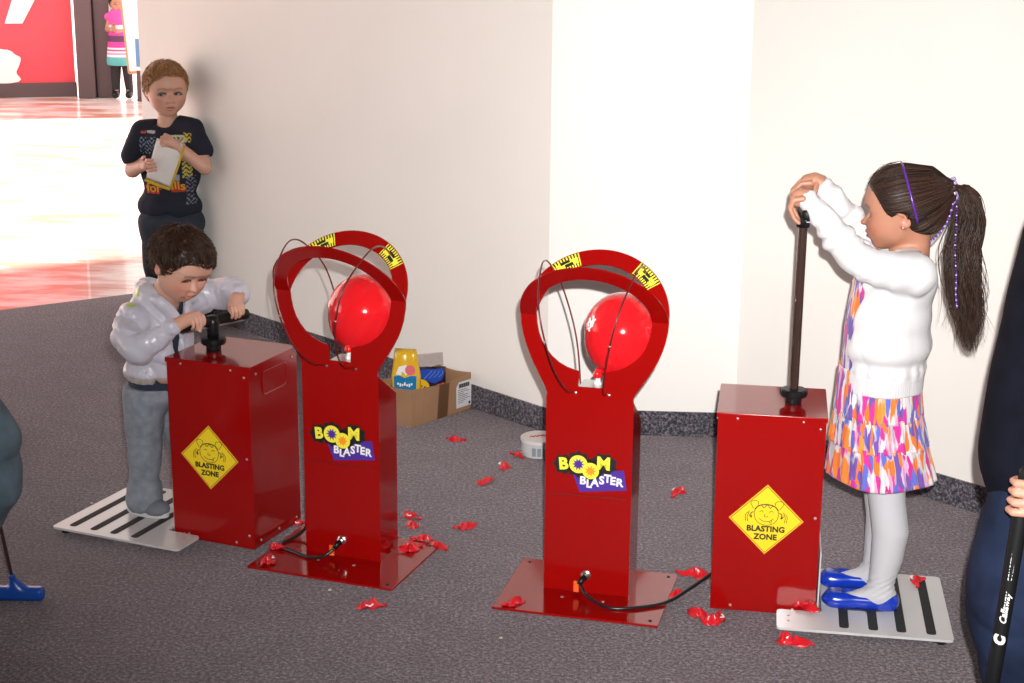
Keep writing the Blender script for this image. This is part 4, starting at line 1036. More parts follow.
# tee, jeans, sneakers
M_NAVY = mat('navy_cotton', (.012, .022, .045), .85, bump=.2, bscale=400)
S = SDF(); S.chain([W(-.925, 4.078, .60), W(-.935, 4.088, .50), W(-.943, 4.097, .385)], [.062, .068, .076], .02)
S.ell(W(-.905, 4.058, .628), (.047, .047, .020), k=.015)
S.cap(W(-.868, 4.03, .69), W(-.912, 4.065, .60), .036, .038, .004, 's'); S.plane(W(0, 0, .340), (0, 0, -1))
cloth_disp(S, (-1, -1, 0), (1, 1, 1), lambda P: .002 * noise3(P, 60, 8))
to_obj('t_shirt', S, .004, M_NAVY, TP)
M_PALEJEAN = mat('pale_grey_denim', (.22, .245, .29), .85, noise=.18, nscale=45, bump=.35, bscale=380)
S = SDF()
S.ell(W(-.95, 4.10, .37), (.082, .088, .06), k=.02)
S.chain([W(-.975, 4.075, .37), W(-.982, 4.072, .26), W(-.988, 4.078, .15), W(-.995, 4.09, .085)], [.056, .048, .042, .041], .02)
S.chain([W(-.925, 4.13, .37), W(-.898, 4.15, .24), W(-.882, 4.175, .14), W(-.872, 4.192, .085)], [.060, .052, .046, .043], .012)
for c_ in (W(-.995, 4.09, .070), W(-.872, 4.193, .070)): S.cap(c_ + (0, 0, .018), c_ - (0, 0, .008), .047, .047, .006); S.cap(c_ - (0, 0, .03), c_ - (0, 0, .10), .036, .036, .004, 's')
cloth_disp(S, (-1, -1, 0), (1, 1, 1), lambda P: .0030 * ridge(P * np.array([.8, .8, 1.5]), 30, 4) + .0012 * ridge(P, 60, 2))
S.plane((0, 0, .385), (0, 0, 1))
to_obj('jeans', S, .0036, M_PALEJEAN, TP)
M_SNK = mat('grey_suede', (.16, .17, .20), .8, bump=.2, bscale=300); M_SOLE = mat('white_rubber', (.6, .6, .6), .5)
for (cx_, cy_) in ((-.985, 4.083), (-.862, 4.188)):
    c_ = W(cx_, cy_, 0); d = nz([.86, -.50, 0]); Q = frame(d)
    S = SDF(); S.ell(c_ + (0, 0, .043), (.062, .031, .026), Q, .01); S.ell(c_ - d * .030 + (0, 0, .060), (.032, .029, .030), Q, .012); S.ell(c_ + d * .035 + (0, 0, .038), (.034, .032, .021), Q, .012)
    S.cap(c_ - d * .028 + (0, 0, .085), c_ - d * .028 + (0, 0, .12), .022, .026, .006, 's'); S.plane((0, 0, .028), (0, 0, -1), .001)
    sh = to_obj('sneaker', S, .0026, M_SNK, TP)
    bm = bmesh.new(); add_prism(bm, [tuple((c_ + d * (.070 * math.cos(2 * PI * k / 28)) + np.array([-d[1], d[0], 0]) * (.033 * math.sin(2 * PI * k / 28)))[:2]) for k in range(28)], .0212, .033); obj_bm('sole', bm, M_SOLE, sh)
    bm = bmesh.new()
    for k in (-1, 0, 1):
        p_ = c_ + d * (.012 + .012 * k) + np.array([0, 0, .0655 - .004 * k]); e_ = np.array([-d[1], d[0], 0]); add_tube(bm, [tuple(p_ - e_ * .018 - (0, 0, .007)), tuple(p_), tuple(p_ + e_ * .018 - (0, 0, .007))], .003, 6)
    obj_bm('strap', bm, M_SOLE, sh, smooth=True)
# jacket
m = mat_attr('silver_nylon', .34, bump=.10, bscale=160, coat=.25, sheen=.2); M_NYLON = m
S = SDF()
S.ell(W(-.930, 4.085, .560), (.088, .098, .072), k=.02); S.ell(W(-.940, 4.095, .49), (.088, .098, .09), k=.02); S.ell(W(-.943, 4.098, .425), (.086, .094, .045), k=.02)
S.chain([W(-.955, 4.05, .595), W(-.976, 3.998, .583)], [.042, .040], .02); S.chain([W(-.915, 4.12, .60), W(-.885, 4.165, .595)], [.045, .046], .02)
S.chain([W(-.976, 3.998, .582), W(-.978, 3.958, .548), W(-.950, 3.928, .524), W(-.910, 3.924, .548), W(-.868, 3.928, .578)], [.040, .041, .039, .032, .0260], .014)
S.chain([W(-.885, 4.165, .595), W(-.83, 4.195, .600), W(-.785, 4.203, .604), W(-.745, 4.165, .622), W(-.724, 4.130, .624)], [.046, .043, .039, .032, .0255], .014)
S.chain([W(-.965, 4.10, .640), W(-.950, 4.045, .645), W(-.905, 4.005, .625), W(-.872, 4.02, .585)], [.026, .022, .016, .012], .02)   # collar and hood roll
S.chain([W(-.965, 4.10, .640), W(-.915, 4.135, .640), W(-.865, 4.115, .610), W(-.858, 4.06, .585)], [.026, .020, .016, .012], .02)
S.cap(W(-.868, 4.03, .72), W(-.905, 4.06, .60), .044, .046, .006, 's')
S.cap(W(-.868, 4.035, .615), W(-.868, 4.035, .46), .020, .012, .012, 's', sq=(tf, 2.2))
for a_, b_ in ((W(-.885, 3.926, .568), W(-.848, 3.931, .590)), (W(-.735, 4.150, .624), W(-.717, 4.110, .624))): S.cap(a_ * .4 + b_ * .6, b_, .0165, .0175, .002, 's')
S.cap(W(-.943, 4.098, .395), W(-.943, 4.098, .30), .078, .080, .004, 's')
def tw(P):
    q = P + TO; d = .0050 * ridge(q * np.array([1.2, 1.2, .7]), 30, 21) + .0026 * ridge(q, 62, 22) + .0010 * ridge(q, 120, 23)
    return d + .0022 * np.sin((q[:, 2] * .8 + q[:, 0] * .6) * 150 + 3 * noise3(q, 25, 5)) * np.exp(-(np.linalg.norm(q - np.array([-.955, 3.93, .54]), axis=1) / .07) ** 2) + .003 * np.abs(np.sin(np.arctan2(q[:, 1] - 4.1, q[:, 0] + .95) * 13)) * np.exp(-((q[:, 2] - .405) / .02) ** 2)
cloth_disp(S, (-1, -1, 0), (1, 1, 1), tw); S.plane((0, 0, .404), (0, 0, -1))
def tcol(V):
    q = V + TO; c = np.tile(np.array([.52, .51, .59]), (len(V), 1))
    def seg(a, b, r, colr):
        a = np.array(a); b = np.array(b); t = np.clip((q - a) @ (b - a) / ((b - a) @ (b - a)), 0, 1); d = np.linalg.norm(q - a - t[:, None] * (b - a), axis=1); c[d < r] = colr
    seg((-.985, 4.03, .655), (-.975, 3.985, .640), .020, (.45, .62, .06)); seg((-.945, 3.99, .636), (-.92, 3.985, .62), .008, (.7, .16, .08)); seg((-.93, 3.985, .612), (-.90, 3.975, .585), .007, (.45, .62, .06))
    seg((-.96, 3.995, .65), (-.90, 3.985, .60), .006, (.55, .42, .38))
    c[(q[:, 2] < .424)] = (.42, .36, .33); c[(q[:, 2] < .414) & (q[:, 0] > -.93)] = (.55, .22, .14)
    return c
to_obj('jacket', S, .0032, M_NYLON, TP, tcol)
# hair
def short_hair(parent, C, R, H, colr, n, length, seed, fringe, vox=.004, puff=1.0, tint=(.04, .02, .012), rad=.0011, cut=(.46, -.12, .30)):
    S = SDF(); Q = lambda x, y, z: C + R @ (np.array([x, y, z]) * H)
    S.add(*skull(C, R, H, .006 * puff), k=.01)
    E_ = SDF(); E_.ell(Q(.56, -.03, cut[1] - .08), np.array([cut[2] + .10, .72, fringe]) * H, R); S.add(lambda P: E_(P) + .009 * noise3(P, 62, seed + 3), C - .3, C + .3, .006, 's'); S.ell(Q(.16, 0, -.42), np.array([.30, .62, .33]) * H, R, .012, 's'); S.plane(Q(-.2, 0, -.31), R @ np.array([.3, 0, -1]), .01)
    for q in (-1, 1): S.ell(Q(-.0, q * .41, -.13), np.array([.09, .10, .12]) * H, R, .008, 's')
    V, F = S.mesh(vox); V2 = V + S.grad(V) * (noise3(V, 190, seed) * .0028)[:, None]
    o = obj_np('hair', V2, F, M_HAIR, parent, True, np.tile(np.array(colr) * .8, (len(V), 1)))
    L = (V - C) @ R / H; st = V[rng.integers(0, len(V), n)]; wh = Q(-.30, .05, .42); fwd = R[:, 0]
    g0 = rng.normal(size=3)
    def dr(P, i):
        d = P - wh; d /= np.maximum(np.linalg.norm(d, axis=1, keepdims=True), 1e-6); s_ = noise3(P, 60, seed + 1)[:, None]; t_ = np.cross(d, R[:, 2]); return d + t_ * (s_ * .9 + .9 * noise3(P, 210, seed + 5 + i)[:, None]) + fwd * .15
    T = flow(S, st, dr, 6, np.full(len(st), length / 6), .0008, .0030 + .0022 * puff); T[-2] += rng.normal(0, .0008, T[-1].shape); T[-1] += rng.normal(0, .0022, T[-1].shape)
    hair_obj('hair_strands', [strands(T, rad)], M_HAIR, o, colr, .4, tint=tint)
    return o
short_hair(TP, tC, tR, tH, (.030, .014, .009), 3200, .022, 31, .47, puff=.9, tint=(.06, .03, .016))
# ---------------------------------------------------------------- boy against the wall with a paper bag
BO = np.array([-1.365, 6.30, 0.]); BP = empty('person', tuple(BO)); tag(BP, 'boy with light brown hair and navy graphic t-shirt holding a paper bag by the wall', 'person')
W = lambda x, y, z: np.array([x, y, z]) - BO
bC = W(-1.362, 6.295, .938); bH = .200; bR = frame((.40, -.90, -.08))
S = SDF(); bPh = head(S, bC, bR, bH, open_eye=.7, mouth=.15)
S.chain([W(-1.362, 6.30, .88), W(-1.362, 6.31, .83), W(-1.36, 6.31, .78)], [.040, .036, .05], .02)
S.chain([W(-1.36, 6.31, .74), W(-1.365, 6.31, .6), W(-1.37, 6.31, .44)], [.05, .05, .05], .02)
S.chain([W(-1.460, 6.31, .765), W(-1.505, 6.28, .612), W(-1.446, 6.200, .642)], [.034, .030, .020], .015)
S.chain([W(-1.262, 6.275, .785), W(-1.205, 6.205, .640), W(-1.312, 6.183, .727)], [.034, .030, .020], .015)
def grip(S, w, k, along, curl, r=.0068, wd=.0135):
    w, k, along, curl = [np.asarray(v, float) for v in (w, k, along, curl)]; f = nz(k - w)
    S.chain([w, k], [.019, .018], .01)
    for i in range(4):
        o = along * (i - 1.5) * wd; l = (.017, .018, .017, .014)[i]; p = k + o
        finger(S, [p, p + f * l, p + f * l * 1.7 + curl * l * .5, p + f * l * 1.8 + curl * l * 1.4], r, .003)
    finger(S, [w + along * .014, w + along * .030 + f * .014, w + along * .034 + f * .034], r * 1.1, .005)
grip(S, W(-1.446, 6.200, .642), W(-1.418, 6.160, .650), np.array([-.1, 0, 1.]), np.array([.8, .2, 0]))
grip(S, W(-1.310, 6.182, .728), W(-1.335, 6.172, .738), np.array([-.1, -.3, .9]), np.array([0, .5, -.8]))
for x0, x1 in ((-1.425, -1.43), (-1.305, -1.295)):
    S.chain([W(x0, 6.31, .44), W(x0, 6.29, .24), W(x1, 6.32, .06)], [.045, .035, .028], .02); S.chain([W(x1, 6.32, .035), W(x1 - .01, 6.24, .03)], [.025, .022], .01)
body = to_obj('body', S, .0030, M_SKIN, BP, lambda V: face_paint(V, bPh, bR, bH, (.68, .38, .28), (.55, .20, .16), (.62, .24, .18), (.30, .17, .09), bC))
eyes(body, bPh, bR, bH, (1, -.35, .02), iris=(.06, .09, .12))
short_hair(BP, bC, bR, bH, (.34, .17, .07), 1700, .020, 41, .50, puff=.7, tint=(.28, .15, .06), vox=.005, rad=.0012)
S = SDF(); S.ell(W(-1.362, 6.31, .73), (.118, .082, .07), k=.03); S.ell(W(-1.366, 6.31, .60), (.122, .088, .12), k=.03); S.ell(W(-1.370, 6.31, .47), (.128, .092, .08), k=.03)
S.chain([W(-1.40, 6.31, .775), W(-1.462, 6.31, .760), W(-1.502, 6.295, .668)], [.040, .046, .045], .02)
S.chain([W(-1.32, 6.30, .785), W(-1.262, 6.277, .778), W(-1.222, 6.235, .700)], [.040, .046, .045], .02)
S.cap(W(-1.50, 6.30, .655), W(-1.51, 6.28, .55), .036, .05, .004, 's'); S.cap(W(-1.218, 6.23, .69), W(-1.20, 6.20, .60), .036, .05, .004, 's'); S.cap(W(-1.362, 6.29, .88), W(-1.362, 6.30, .805), .05, .044, .008, 's')
S.plane(W(0, 0, .425), (.03, 0, -1)); S.cap(W(-1.37, 6.31, .43), W(-1.37, 6.31, .30), .085, .09, .004, 's', sq=(np.array([1., 0, 0]), 1.2))
cloth_disp(S, (-1, -1, 0), (1, 1, 1), lambda P: .0036 * ridge(P * np.array([1, 1, .6]), 22, 12))
M_NAVY2 = mat_attr('navy_print_tee', .85, bump=.15, bscale=300)
def shirt_col(V):
    q = V + BO; c = np.tile(np.array([.009, .012, .026]), (len(V), 1)); f = q[:, 1] < 6.29; x, z = q[:, 0], q[:, 2]
    s1 = np.sin(x * 420 + np.sin(z * 310) * 2) ; s2 = np.sin(z * 380 + np.sin(x * 270) * 2)
    c[f & (np.hypot((x + 1.315) / .045, (z - .742) / .017) < 1)] = (.60, .60, .42); c[f & (np.hypot((x + 1.315) / .030, (z - .742) / .009) < 1) & (s1 > -.2)] = (.10, .09, .02)
    c[f & (np.abs(x + 1.272) < .018) & (np.abs(z - .750) < .018) & (s2 > 0)] = (.60, .48, .04)
    c[f & (np.abs(x + 1.432) < .034) & (np.abs(z - .715) < .034) & (s1 + s2 > .55)] = (.20, .26, .36)
    c[f & (np.abs(x + 1.450) < .012) & (np.abs(z - .765) < .005)] = (.55, .08, .08); c[f & (np.abs(x + 1.418) < .018) & (np.abs(z - .768) < .005)] = (.45, .45, .5)
    c[f & (np.abs(x + 1.282) < .018) & (np.abs(z - .640) < .050) & (s2 > -.3)] = (.58, .50, .10)
    c[f & (np.abs(x + 1.272) < .018) & (np.abs(z - .540) < .055) & (s1 + s2 > .3)] = (.18, .20, .26)
    c[f & (np.abs(x + 1.320) < .010) & (np.abs(z - .590) < .012)] = (.30, .32, .36)
    return c
ts = to_obj('t_shirt', S, .0035, M_NAVY2, BP, shirt_col)
# red and yellow word along the lower front, following the shirt
def on_surface(S, bm, off, d=(0, 1, 0)):
    P = np.array([v.co for v in bm.verts]); P0 = P.copy(); P[:, 1] = P[:, 1] - .3
    for _ in range(40): P[:, 1] += np.clip(S(P), -.02, .03) * .8
    for v, p_, q_ in zip(bm.verts, P, P0): v.co = (p_[0], p_[1] - off, p_[2])
def shirt_word(txt, size, x, z, m_, off, bold):
    bm = text_mesh(txt, size, bold=bold, depth=0.); bmesh.ops.subdivide_edges(bm, edges=bm.edges, cuts=1)
    bmesh.ops.transform(bm, matrix=Matrix.Translation(Vector(W(x, 6.2, z))) @ XZ, verts=bm.verts); on_surface(S, bm, off); return obj_bm('shirt_lettering', bm, m_, ts)
M_RPRINT = mat('red_shirt_print', (.50, .03, .015), .7); M_YPRINT = mat('yellow_shirt_print', (.62, .42, .03), .7)
shirt_word('for', .052, -1.415, .545, M_RPRINT, .0016, .004); shirt_word('for', .052, -1.415, .549, M_YPRINT, .0022, .0005)
shirt_word('ills', .052, -1.318, .553, M_RPRINT, .0016, .004); shirt_word('ills', .052, -1.318, .557, M_YPRINT, .0022, .0005)
S = SDF(); S.ell(W(-1.368, 6.31, .40), (.115, .085, .07), k=.02)
for x0, x1 in ((-1.425, -1.428), (-1.305, -1.300)):
    S.chain([W(x0, 6.305, .40), W(x0, 6.285, .24), W(x1, 6.31, .13), W(x1, 6.315, .065)], [.070, .056, .050, .052], .02)
for x1 in (-1.43, -1.295): S.cap(W(x1, 6.315, .02), W(x1, 6.315, -.05), .04, .04, .004, 's')
cloth_disp(S, (-1, -1, 0), (1, 1, 1), lambda P: .0035 * ridge(P * np.array([.8, .8, 1.5]), 22, 6)); S.plane((0, 0, .022), (0, 0, -1))
to_obj('jeans', S, .0045, mat('dark_blue_denim', (.022, .03, .05), .85, noise=.3, nscale=30), BP)
for x1 in (-1.43, -1.296):
    S = SDF(); c_ = W(x1 - .005, 6.275, 0); Q = frame((0, -1, 0)); S.ell(c_ + (0, 0, .035), (.085, .038, .030), Q, .01); S.ell(c_ + (0, .045, .05), (.03, .033, .04), k=.01); S.plane((0, 0, .016), (0, 0, -1), .001)
    sh = to_obj('sneaker', S, .004, M_SNK, BP); bm = bmesh.new(); add_prism(bm, [(c_[0] + .041 * math.cos(2 * PI * k / 24), c_[1] + .088 * math.sin(2 * PI * k / 24)) for k in range(24)], 0, .018); obj_bm('sole', bm, M_SOLE, sh)
# paper bag held against the shirt
bag = empty('paper_bag', (-1.350, 6.172, .655)); tag(bag, 'white paper snack bag with yellow edge held by the boy in the navy t-shirt', 'bag')
crn = [(-.028, .100), (.082, .078), (.016, -.098), (-.080, -.060)]
bm = bmesh.new(); n = 10; g = {}
for s_ in (-1, 1):
    for i in range(n + 1):
        for j in range(n + 1):
            a, b_ = i / n, j / n; p0 = Vector(crn[0]).lerp(Vector(crn[1]), a); p1 = Vector(crn[3]).lerp(Vector(crn[2]), a); p = p0.lerp(p1, b_)
            t = .016 * math.sin(PI * a) ** .6 * (.35 + .65 * b_) * math.sin(PI * min(1, b_ * .9 + .1)) ** .5 + .002 * math.sin(9 * a + 7 * b_)
            if i in (0, n) or j in (0, n):
                if s_ == 1: g[s_, i, j] = g[-1, i, j]; continue
                t = 0
            g[s_, i, j] = bm.verts.new((p.x, s_ * t, p.y))
    for i in range(n):
        for j in range(n): 
            q = (g[s_, i, j], g[s_, i + 1, j], g[s_, i + 1, j + 1], g[s_, i, j + 1]); bm.faces.new(q if s_ < 0 else q[::-1])
obj_bm('bag_body', bm, mat('white_paper', (.80, .78, .76), .7, noise=.05, nscale=20), bag, smooth=True)
bm = bmesh.new(); add_tube(bm, [(.016, -.008, -.098), (-.03, -.013, -.082), (-.080, -.006, -.060)], .0065, 8); add_tube(bm, [(.016, -.008, -.096), (.05, -.011, -.010), (.080, -.004, .074)], .0045, 8); obj_bm('yellow_border', bm, M_YPRINT, bag, smooth=True)
# ---------------------------------------------------------------- grown-ups at the edges of the picture
def adult(name_label, root, parts): pass
MO = np.array([.98, 2.50, 0.]); MP = empty('person', tuple(MO)); tag(MP, 'adult in dark jacket and blue jeans at the right edge holding a black putter', 'person')
W = lambda x, y, z: np.array([x, y, z]) - MO
mC = W(.98, 2.47, 1.55); mR = frame((-.8, -.3, -.2)); mH = .225
S = SDF(); mPh = head(S, mC, mR, mH)
S.chain([W(.985, 2.49, 1.48), W(.99, 2.50, 1.38)], [.055, .06], .02); S.chain([W(.99, 2.52, 1.28), W(.99, 2.58, .98)], [.09, .08], .03)
S.chain([W(1.0, 2.42, 1.33), W(.985, 2.37, 1.04), W(.866, 2.372, .780)], [.05, .040, .024], .02)
S.chain([W(1.0, 2.62, 1.33), W(1.03, 2.66, 1.04), W(.98, 2.66, .80)], [.05, .042, .026], .02)
S.chain([W(.866, 2.372, .780), W(.842, 2.372, .752), W(.830, 2.374, .728)], [.024, .025, .023], .012)
for i in range(4):
    z = .745 - i * .0160 ; finger(S, [W(.824 + .002 * i, 2.366, z + .006), W(.808 + .001 * i, 2.366, z), W(.796 - .001 * i, 2.374, z - .002), W(.794 - .001 * i, 2.390, z - .003), W(.802, 2.400, z - .003)], .0082, .003)
finger(S, [W(.846, 2.380, .760), W(.834, 2.396, .753), W(.818, 2.402, .741)], .0092, .005)
S.chain([W(.98, 2.66, .80), W(.97, 2.66, .70)], [.026, .022], .02)
for i in range(4): finger(S, [W(.972 - i * .016 + .02, 2.66, .71), W(.970 - i * .016 + .02, 2.655, .67), W(.968 - i * .016 + .02, 2.645, .64)], .009, .003)
finger(S, [W(.955, 2.65, .74), W(.93, 2.64, .70)], .010, .005)
for q, kx, fx in ((-1, .872, .935), (1, 1.03, 1.06)):
    S.chain([W(.99, 2.62 + q * .09, .88), W(kx, 2.62 + q * .10, .49), W(fx, 2.62 + q * .11, .08)], [.06, .045, .04], .02); S.chain([W(fx, 2.62 + q * .11, .04), W(fx - .15, 2.60 + q * .11, .03)], [.035, .03], .01)
body = to_obj('body', S, .0042, M_SKIN, MP, lambda V: face_paint(V, mPh, mR, mH, (.55, .27, .19), (.4, .12, .1), (.5, .2, .15), (.04, .02, .015), mC)); eyes(body, mPh, mR, mH)
short_hair(MP, mC, mR, mH, (.03, .018, .012), 500, .03, 51, .5, vox=.007)
M_COAT = mat('black_wool_jacket', (.0045, .0055, .011), .9, Specular_IOR_Level=.1, noise=.3, nscale=20, bump=.3, bscale=300)
S = SDF(); S.ell(W(.99, 2.52, 1.28), (.135, .20, .13), k=.04); S.ell(W(.990, 2.53, 1.08), (.155, .19, .18), k=.04); S.chain([W(.99, 2.57, .95), W(.990, 2.585, .73)], [.165, .190], .05)
S.chain([W(1.0, 2.43, 1.34), W(.995, 2.375, 1.06), W(.905, 2.372, .850), W(.878, 2.372, .800)], [.075, .060, .045, .040], .03); S.chain([W(1.0, 2.61, 1.34), W(1.035, 2.65, 1.06), W(.985, 2.66, .82)], [.075, .063, .047], .03)
S.cap(W(.878, 2.372, .800), W(.856, 2.372, .755), .030, .032, .004, 's'); S.plane(W(0, 0, .66), (0, 0, -1), .006); S.cap(W(.985, 2.485, 1.6), W(.99, 2.5, 1.40), .07, .07, .01, 's')
cloth_disp(S, (-2, -2, 0), (2, 2, 2), lambda P: .006 * ridge(P * np.array([1, 1, .5]), 12, 61))
to_obj('jacket', S, .007, M_COAT, MP)
S = SDF(); S.ell(W(.985, 2.60, .86), (.15, .17, .10), k=.03)
for q, kx, fx in ((-1, .866, .934), (1, 1.03, 1.06)):
    S.chain([W(.985, 2.62 + q * .08, .84), W((kx + .95) / 2, 2.62 + q * .09, .66), W(kx, 2.61 + q * .10, .485), W((kx + fx) / 2 + .008, 2.62 + q * .11, .30), W(fx, 2.62 + q * .11, .075)], [.108, .099, .093, .082, .085], .04)
for q, fx in ((-1, .940), (1, 1.06)): S.cap(W(fx, 2.62 + q * .11, .03), W(fx, 2.62 + q * .11, -.1), .07, .07, .006, 's')
S.plane((0, 0, .022), (0, 0, -1))
cloth_disp(S, (-2, -2, 0), (2, 2, 2), lambda P: .005 * ridge(P * np.array([.8, .8, 1.4]), 15, 9))
to_obj('jeans', S, .006, mat('indigo_denim', (.010, .017, .042), .85, Specular_IOR_Level=.15, noise=.45, nscale=12, bump=.3, bscale=500), MP)
for q, fx in ((-1, .935), (1, 1.06)):
    S = SDF(); c_ = W(fx - .06, 2.61 + q * .11, 0); Q = frame((-1, -.1, 0)); S.ell(c_ + (0, 0, .045), (.14, .048, .042), Q, .01); S.ell(c_ + (.06, 0, .06), (.05, .042, .05), k=.02); S.plane((0, 0, .0), (0, 0, -1), .001)
    to_obj('shoe', S, .006, M_BLACK, MP)
bm = bmesh.new(); c_ = W(.7705, 2.378, .7305); 
bmesh.ops.create_cone(bm, segments=20, radius1=.0100, radius2=.0100, depth=.0055, matrix=Matrix.Translation(W(.8075, 2.367, .7135)) @ Matrix.Rotation(PI / 2, 4, 'Y'))
obj_bm('ring', bm, M_STEEL, MP, smooth=True)
def putter(nm, top, bot, head_dir, m_head, label, grip_r=.0125, shaft_r=.0045, grip_len=.42, hl=.11):
    top = Vector(top); bot = Vector(bot); d = (bot - top).normalized(); r = empty('golf_putter', bot); tag(r, label, 'putter')
    T_ = top - bot
    bm = bmesh.new(); add_tube(bm, [T_, T_ + d * .006, T_ + d * .01, T_ + d * grip_len * .5, T_ + d * grip_len], [grip_r * .7, grip_r, grip_r, grip_r * .88, grip_r * .62], 18); g_ = obj_bm('grip', bm, M_RUBBER, r, smooth=True)
    bm = bmesh.new(); add_tube(bm, [T_ + d * grip_len * .98, -d * .04], shaft_r, 12); obj_bm('shaft', bm, M_STEEL if m_head is M_BLACK else mat('brown_putter_shaft', (.10, .06, .05), .4), r, smooth=True)
    hd = Vector(head_dir).normalized(); sd_ = Vector((-hd.y, hd.x, 0)); Q = np.array([[hd.x, sd_.x, 0], [hd.y, sd_.y, 0], [0, 0, 1.]])
    S = SDF(); S.box((0, 0, .018), (hl / 2, .016, .017), .012, Q, .006); S.ell((0, 0, .034), (.020, .014, .016), Q, .012); S.cap((0, 0, .03), tuple(-d * .065), .009, .0075, .012)
    S.plane((0, 0, .001), (0, 0, -1), .001); h_ = to_obj('putter_head', S, .0025, m_head, r)
    return r, g_, T_, d
pr, g_, T_, d = putter('p', (.8147, 2.385, .765), (.764, 2.385, .0), (0, 1, 0), M_BLACK, 'black golf putter held upright by the adult at the right edge', grip_r=.0135, grip_len=.62)
def club_text(nm, txt, size, t, bold=0., shear=0.):
    g_b = bmesh.new()
    p = T_ + d * t; yv = -d.cross(Vector((0, -1, 0))).normalized()
    M = Matrix((( -d.x, 0, 0, 0), (0, 0, 0, 0), (0, 0, 0, 0), (0, 0, 0, 1)))
    X = -d; Zv = Vector((-.36, -1, 0)).normalized(); Yv = Zv.cross(X).normalized(); Zv = X.cross(Yv)
    M = Matrix(((X.x, Yv.x, Zv.x, 0), (X.y, Yv.y, Zv.y, 0), (X.z, Yv.z, Zv.z, 0), (0, 0, 0, 1))); M.translation = p + Zv * .0120
    add_text(g_b, txt, size, M, bold=bold, shear=shear, depth=.0002); obj_bm(nm, g_b, M_INKW, pr)
club_text('grip_emblem', 'C', .022, .292, bold=.0016, shear=.2); club_text('script_lettering', 'Callaway', .0150, .236, bold=.0003, shear=.35); club_text('small_lettering', 'COLLECTION', .0092, .160, bold=.0001)
# left edge: player in faded jeans with a blue putter
LO = np.array([-1.36, 3.34, 0.]); LP = empty('person', tuple(LO)); tag(LP, 'person in faded blue jeans at the left edge beside the blue putter', 'person')
W = lambda x, y, z: np.array([x, y, z]) - LO
lC = W(-1.36, 3.28, 1.42); lR = frame((.6, .5, -.5)); lH = .21
S = SDF(); lPh = head(S, lC, lR, lH); S.chain([W(-1.38, 3.27, 1.34), W(-1.43, 3.27, 1.24)], [.05, .055], .02); S.chain([W(-1.44, 3.27, 1.16), W(-1.44, 3.29, .86)], [.11, .11], .03)
S.chain([W(-1.40, 3.15, 1.18), W(-1.34, 3.22, .97), W(-1.29, 3.40, .88)], [.045, .038, .022], .02); S.chain([W(-1.48, 3.41, 1.18), W(-1.40, 3.48, .99), W(-1.31, 3.46, .85)], [.045, .038, .022], .02)
for (wx, wy, wz) in ((-1.285, 3.405, .875), (-1.292, 3.435, .83)):
    S.chain([W(wx - .01, wy, wz), W(wx + .004, wy + .01, wz)], [.022, .022], .01)
    for i in range(4): z = wz + .024 - i * .016; finger(S, [W(wx, wy + .012, z), W(wx + .016, wy + .022, z), W(wx + .020, wy + .038, z), W(wx + .004, wy + .046, z)], .008, .003)
    finger(S, [W(wx, wy + .012, wz + .028), W(wx + .012, wy + .03, wz + .034)], .009, .004)
S.chain([W(-1.41, 3.32, .86), W(-1.205, 3.42, .45), W(-1.36, 3.43, .08), W(-1.32, 3.45, .03)], [.07, .05, .035, .03], .02); S.chain([W(-1.46, 3.24, .86), W(-1.45, 3.15, .46), W(-1.52, 3.15, .08), W(-1.485, 3.145, .035)], [.07, .05, .035, .03], .02)
body = to_obj('body', S, .0045, M_SKIN, LP, lambda V: face_paint(V, lPh, lR, lH, (.55, .3, .2), (.45, .15, .12), (.55, .22, .16), (.1, .06, .03), lC)); eyes(body, lPh, lR, lH)
short_hair(LP, lC, lR, lH, (.08, .045, .02), 400, .03, 55, .5, vox=.007)
S = SDF(); S.chain([W(-1.43, 3.27, 1.16), W(-1.43, 3.28, .84)], [.125, .13], .04); S.chain([W(-1.40, 3.16, 1.19), W(-1.345, 3.22, .98), W(-1.305, 3.36, .90)], [.06, .052, .038], .03); S.chain([W(-1.48, 3.40, 1.19), W(-1.405, 3.475, 1.0), W(-1.335, 3.465, .87)], [.06, .052, .038], .03)
S.cap(W(-1.38, 3.27, 1.40), W(-1.42, 3.27, 1.24), .06, .06, .01, 's'); S.plane(W(0, 0, .80), (0, 0, -1)); to_obj('sweatshirt', S, .007, mat('grey_sweatshirt', (.2, .2, .22), .9), LP)
S = SDF(); S.ell(W(-1.43, 3.28, .83), (.13, .14, .09), k=.03)
S.chain([W(-1.41, 3.32, .82), W(-1.285, 3.38, .63), W(-1.192, 3.42, .44), W(-1.200, 3.43, .34), W(-1.275, 3.435, .20), W(-1.36, 3.43, .08)], [.095, .088, .085, .083, .072, .066], .03)
S.chain([W(-1.46, 3.24, .82), W(-1.45, 3.15, .46), W(-1.52, 3.15, .08)], [.095, .075, .068], .03)
for c_ in ((-1.37, 3.43), (-1.52, 3.15)): S.cap(W(*c_, .02), W(*c_, -.1), .055, .055, .006, 's')
S.plane((0, 0, .022), (0, 0, -1)); cloth_disp(S, (-2, -2, 0), (2, 2, 2), lambda P: .004 * ridge(P, 16, 9))
to_obj('jeans', S, .006, mat('faded_denim', (.10, .155, .20), .85, noise=.3, nscale=14, bump=.3, bscale=500), LP)
for c_, dd in (((-1.335, 3.44), (.9, .25, 0)), ((-1.47, 3.14), (1, -.1, 0))):
    S = SDF(); q_ = W(*c_, 0) - np.array([.03, 0, 0]); Q = frame(dd); S.ell(q_ + (0, 0, .04), (.11, .042, .038), Q, .01); S.plane((0, 0, 0), (0, 0, -1), .001); to_obj('shoe', S, .006, M_SNK, LP)
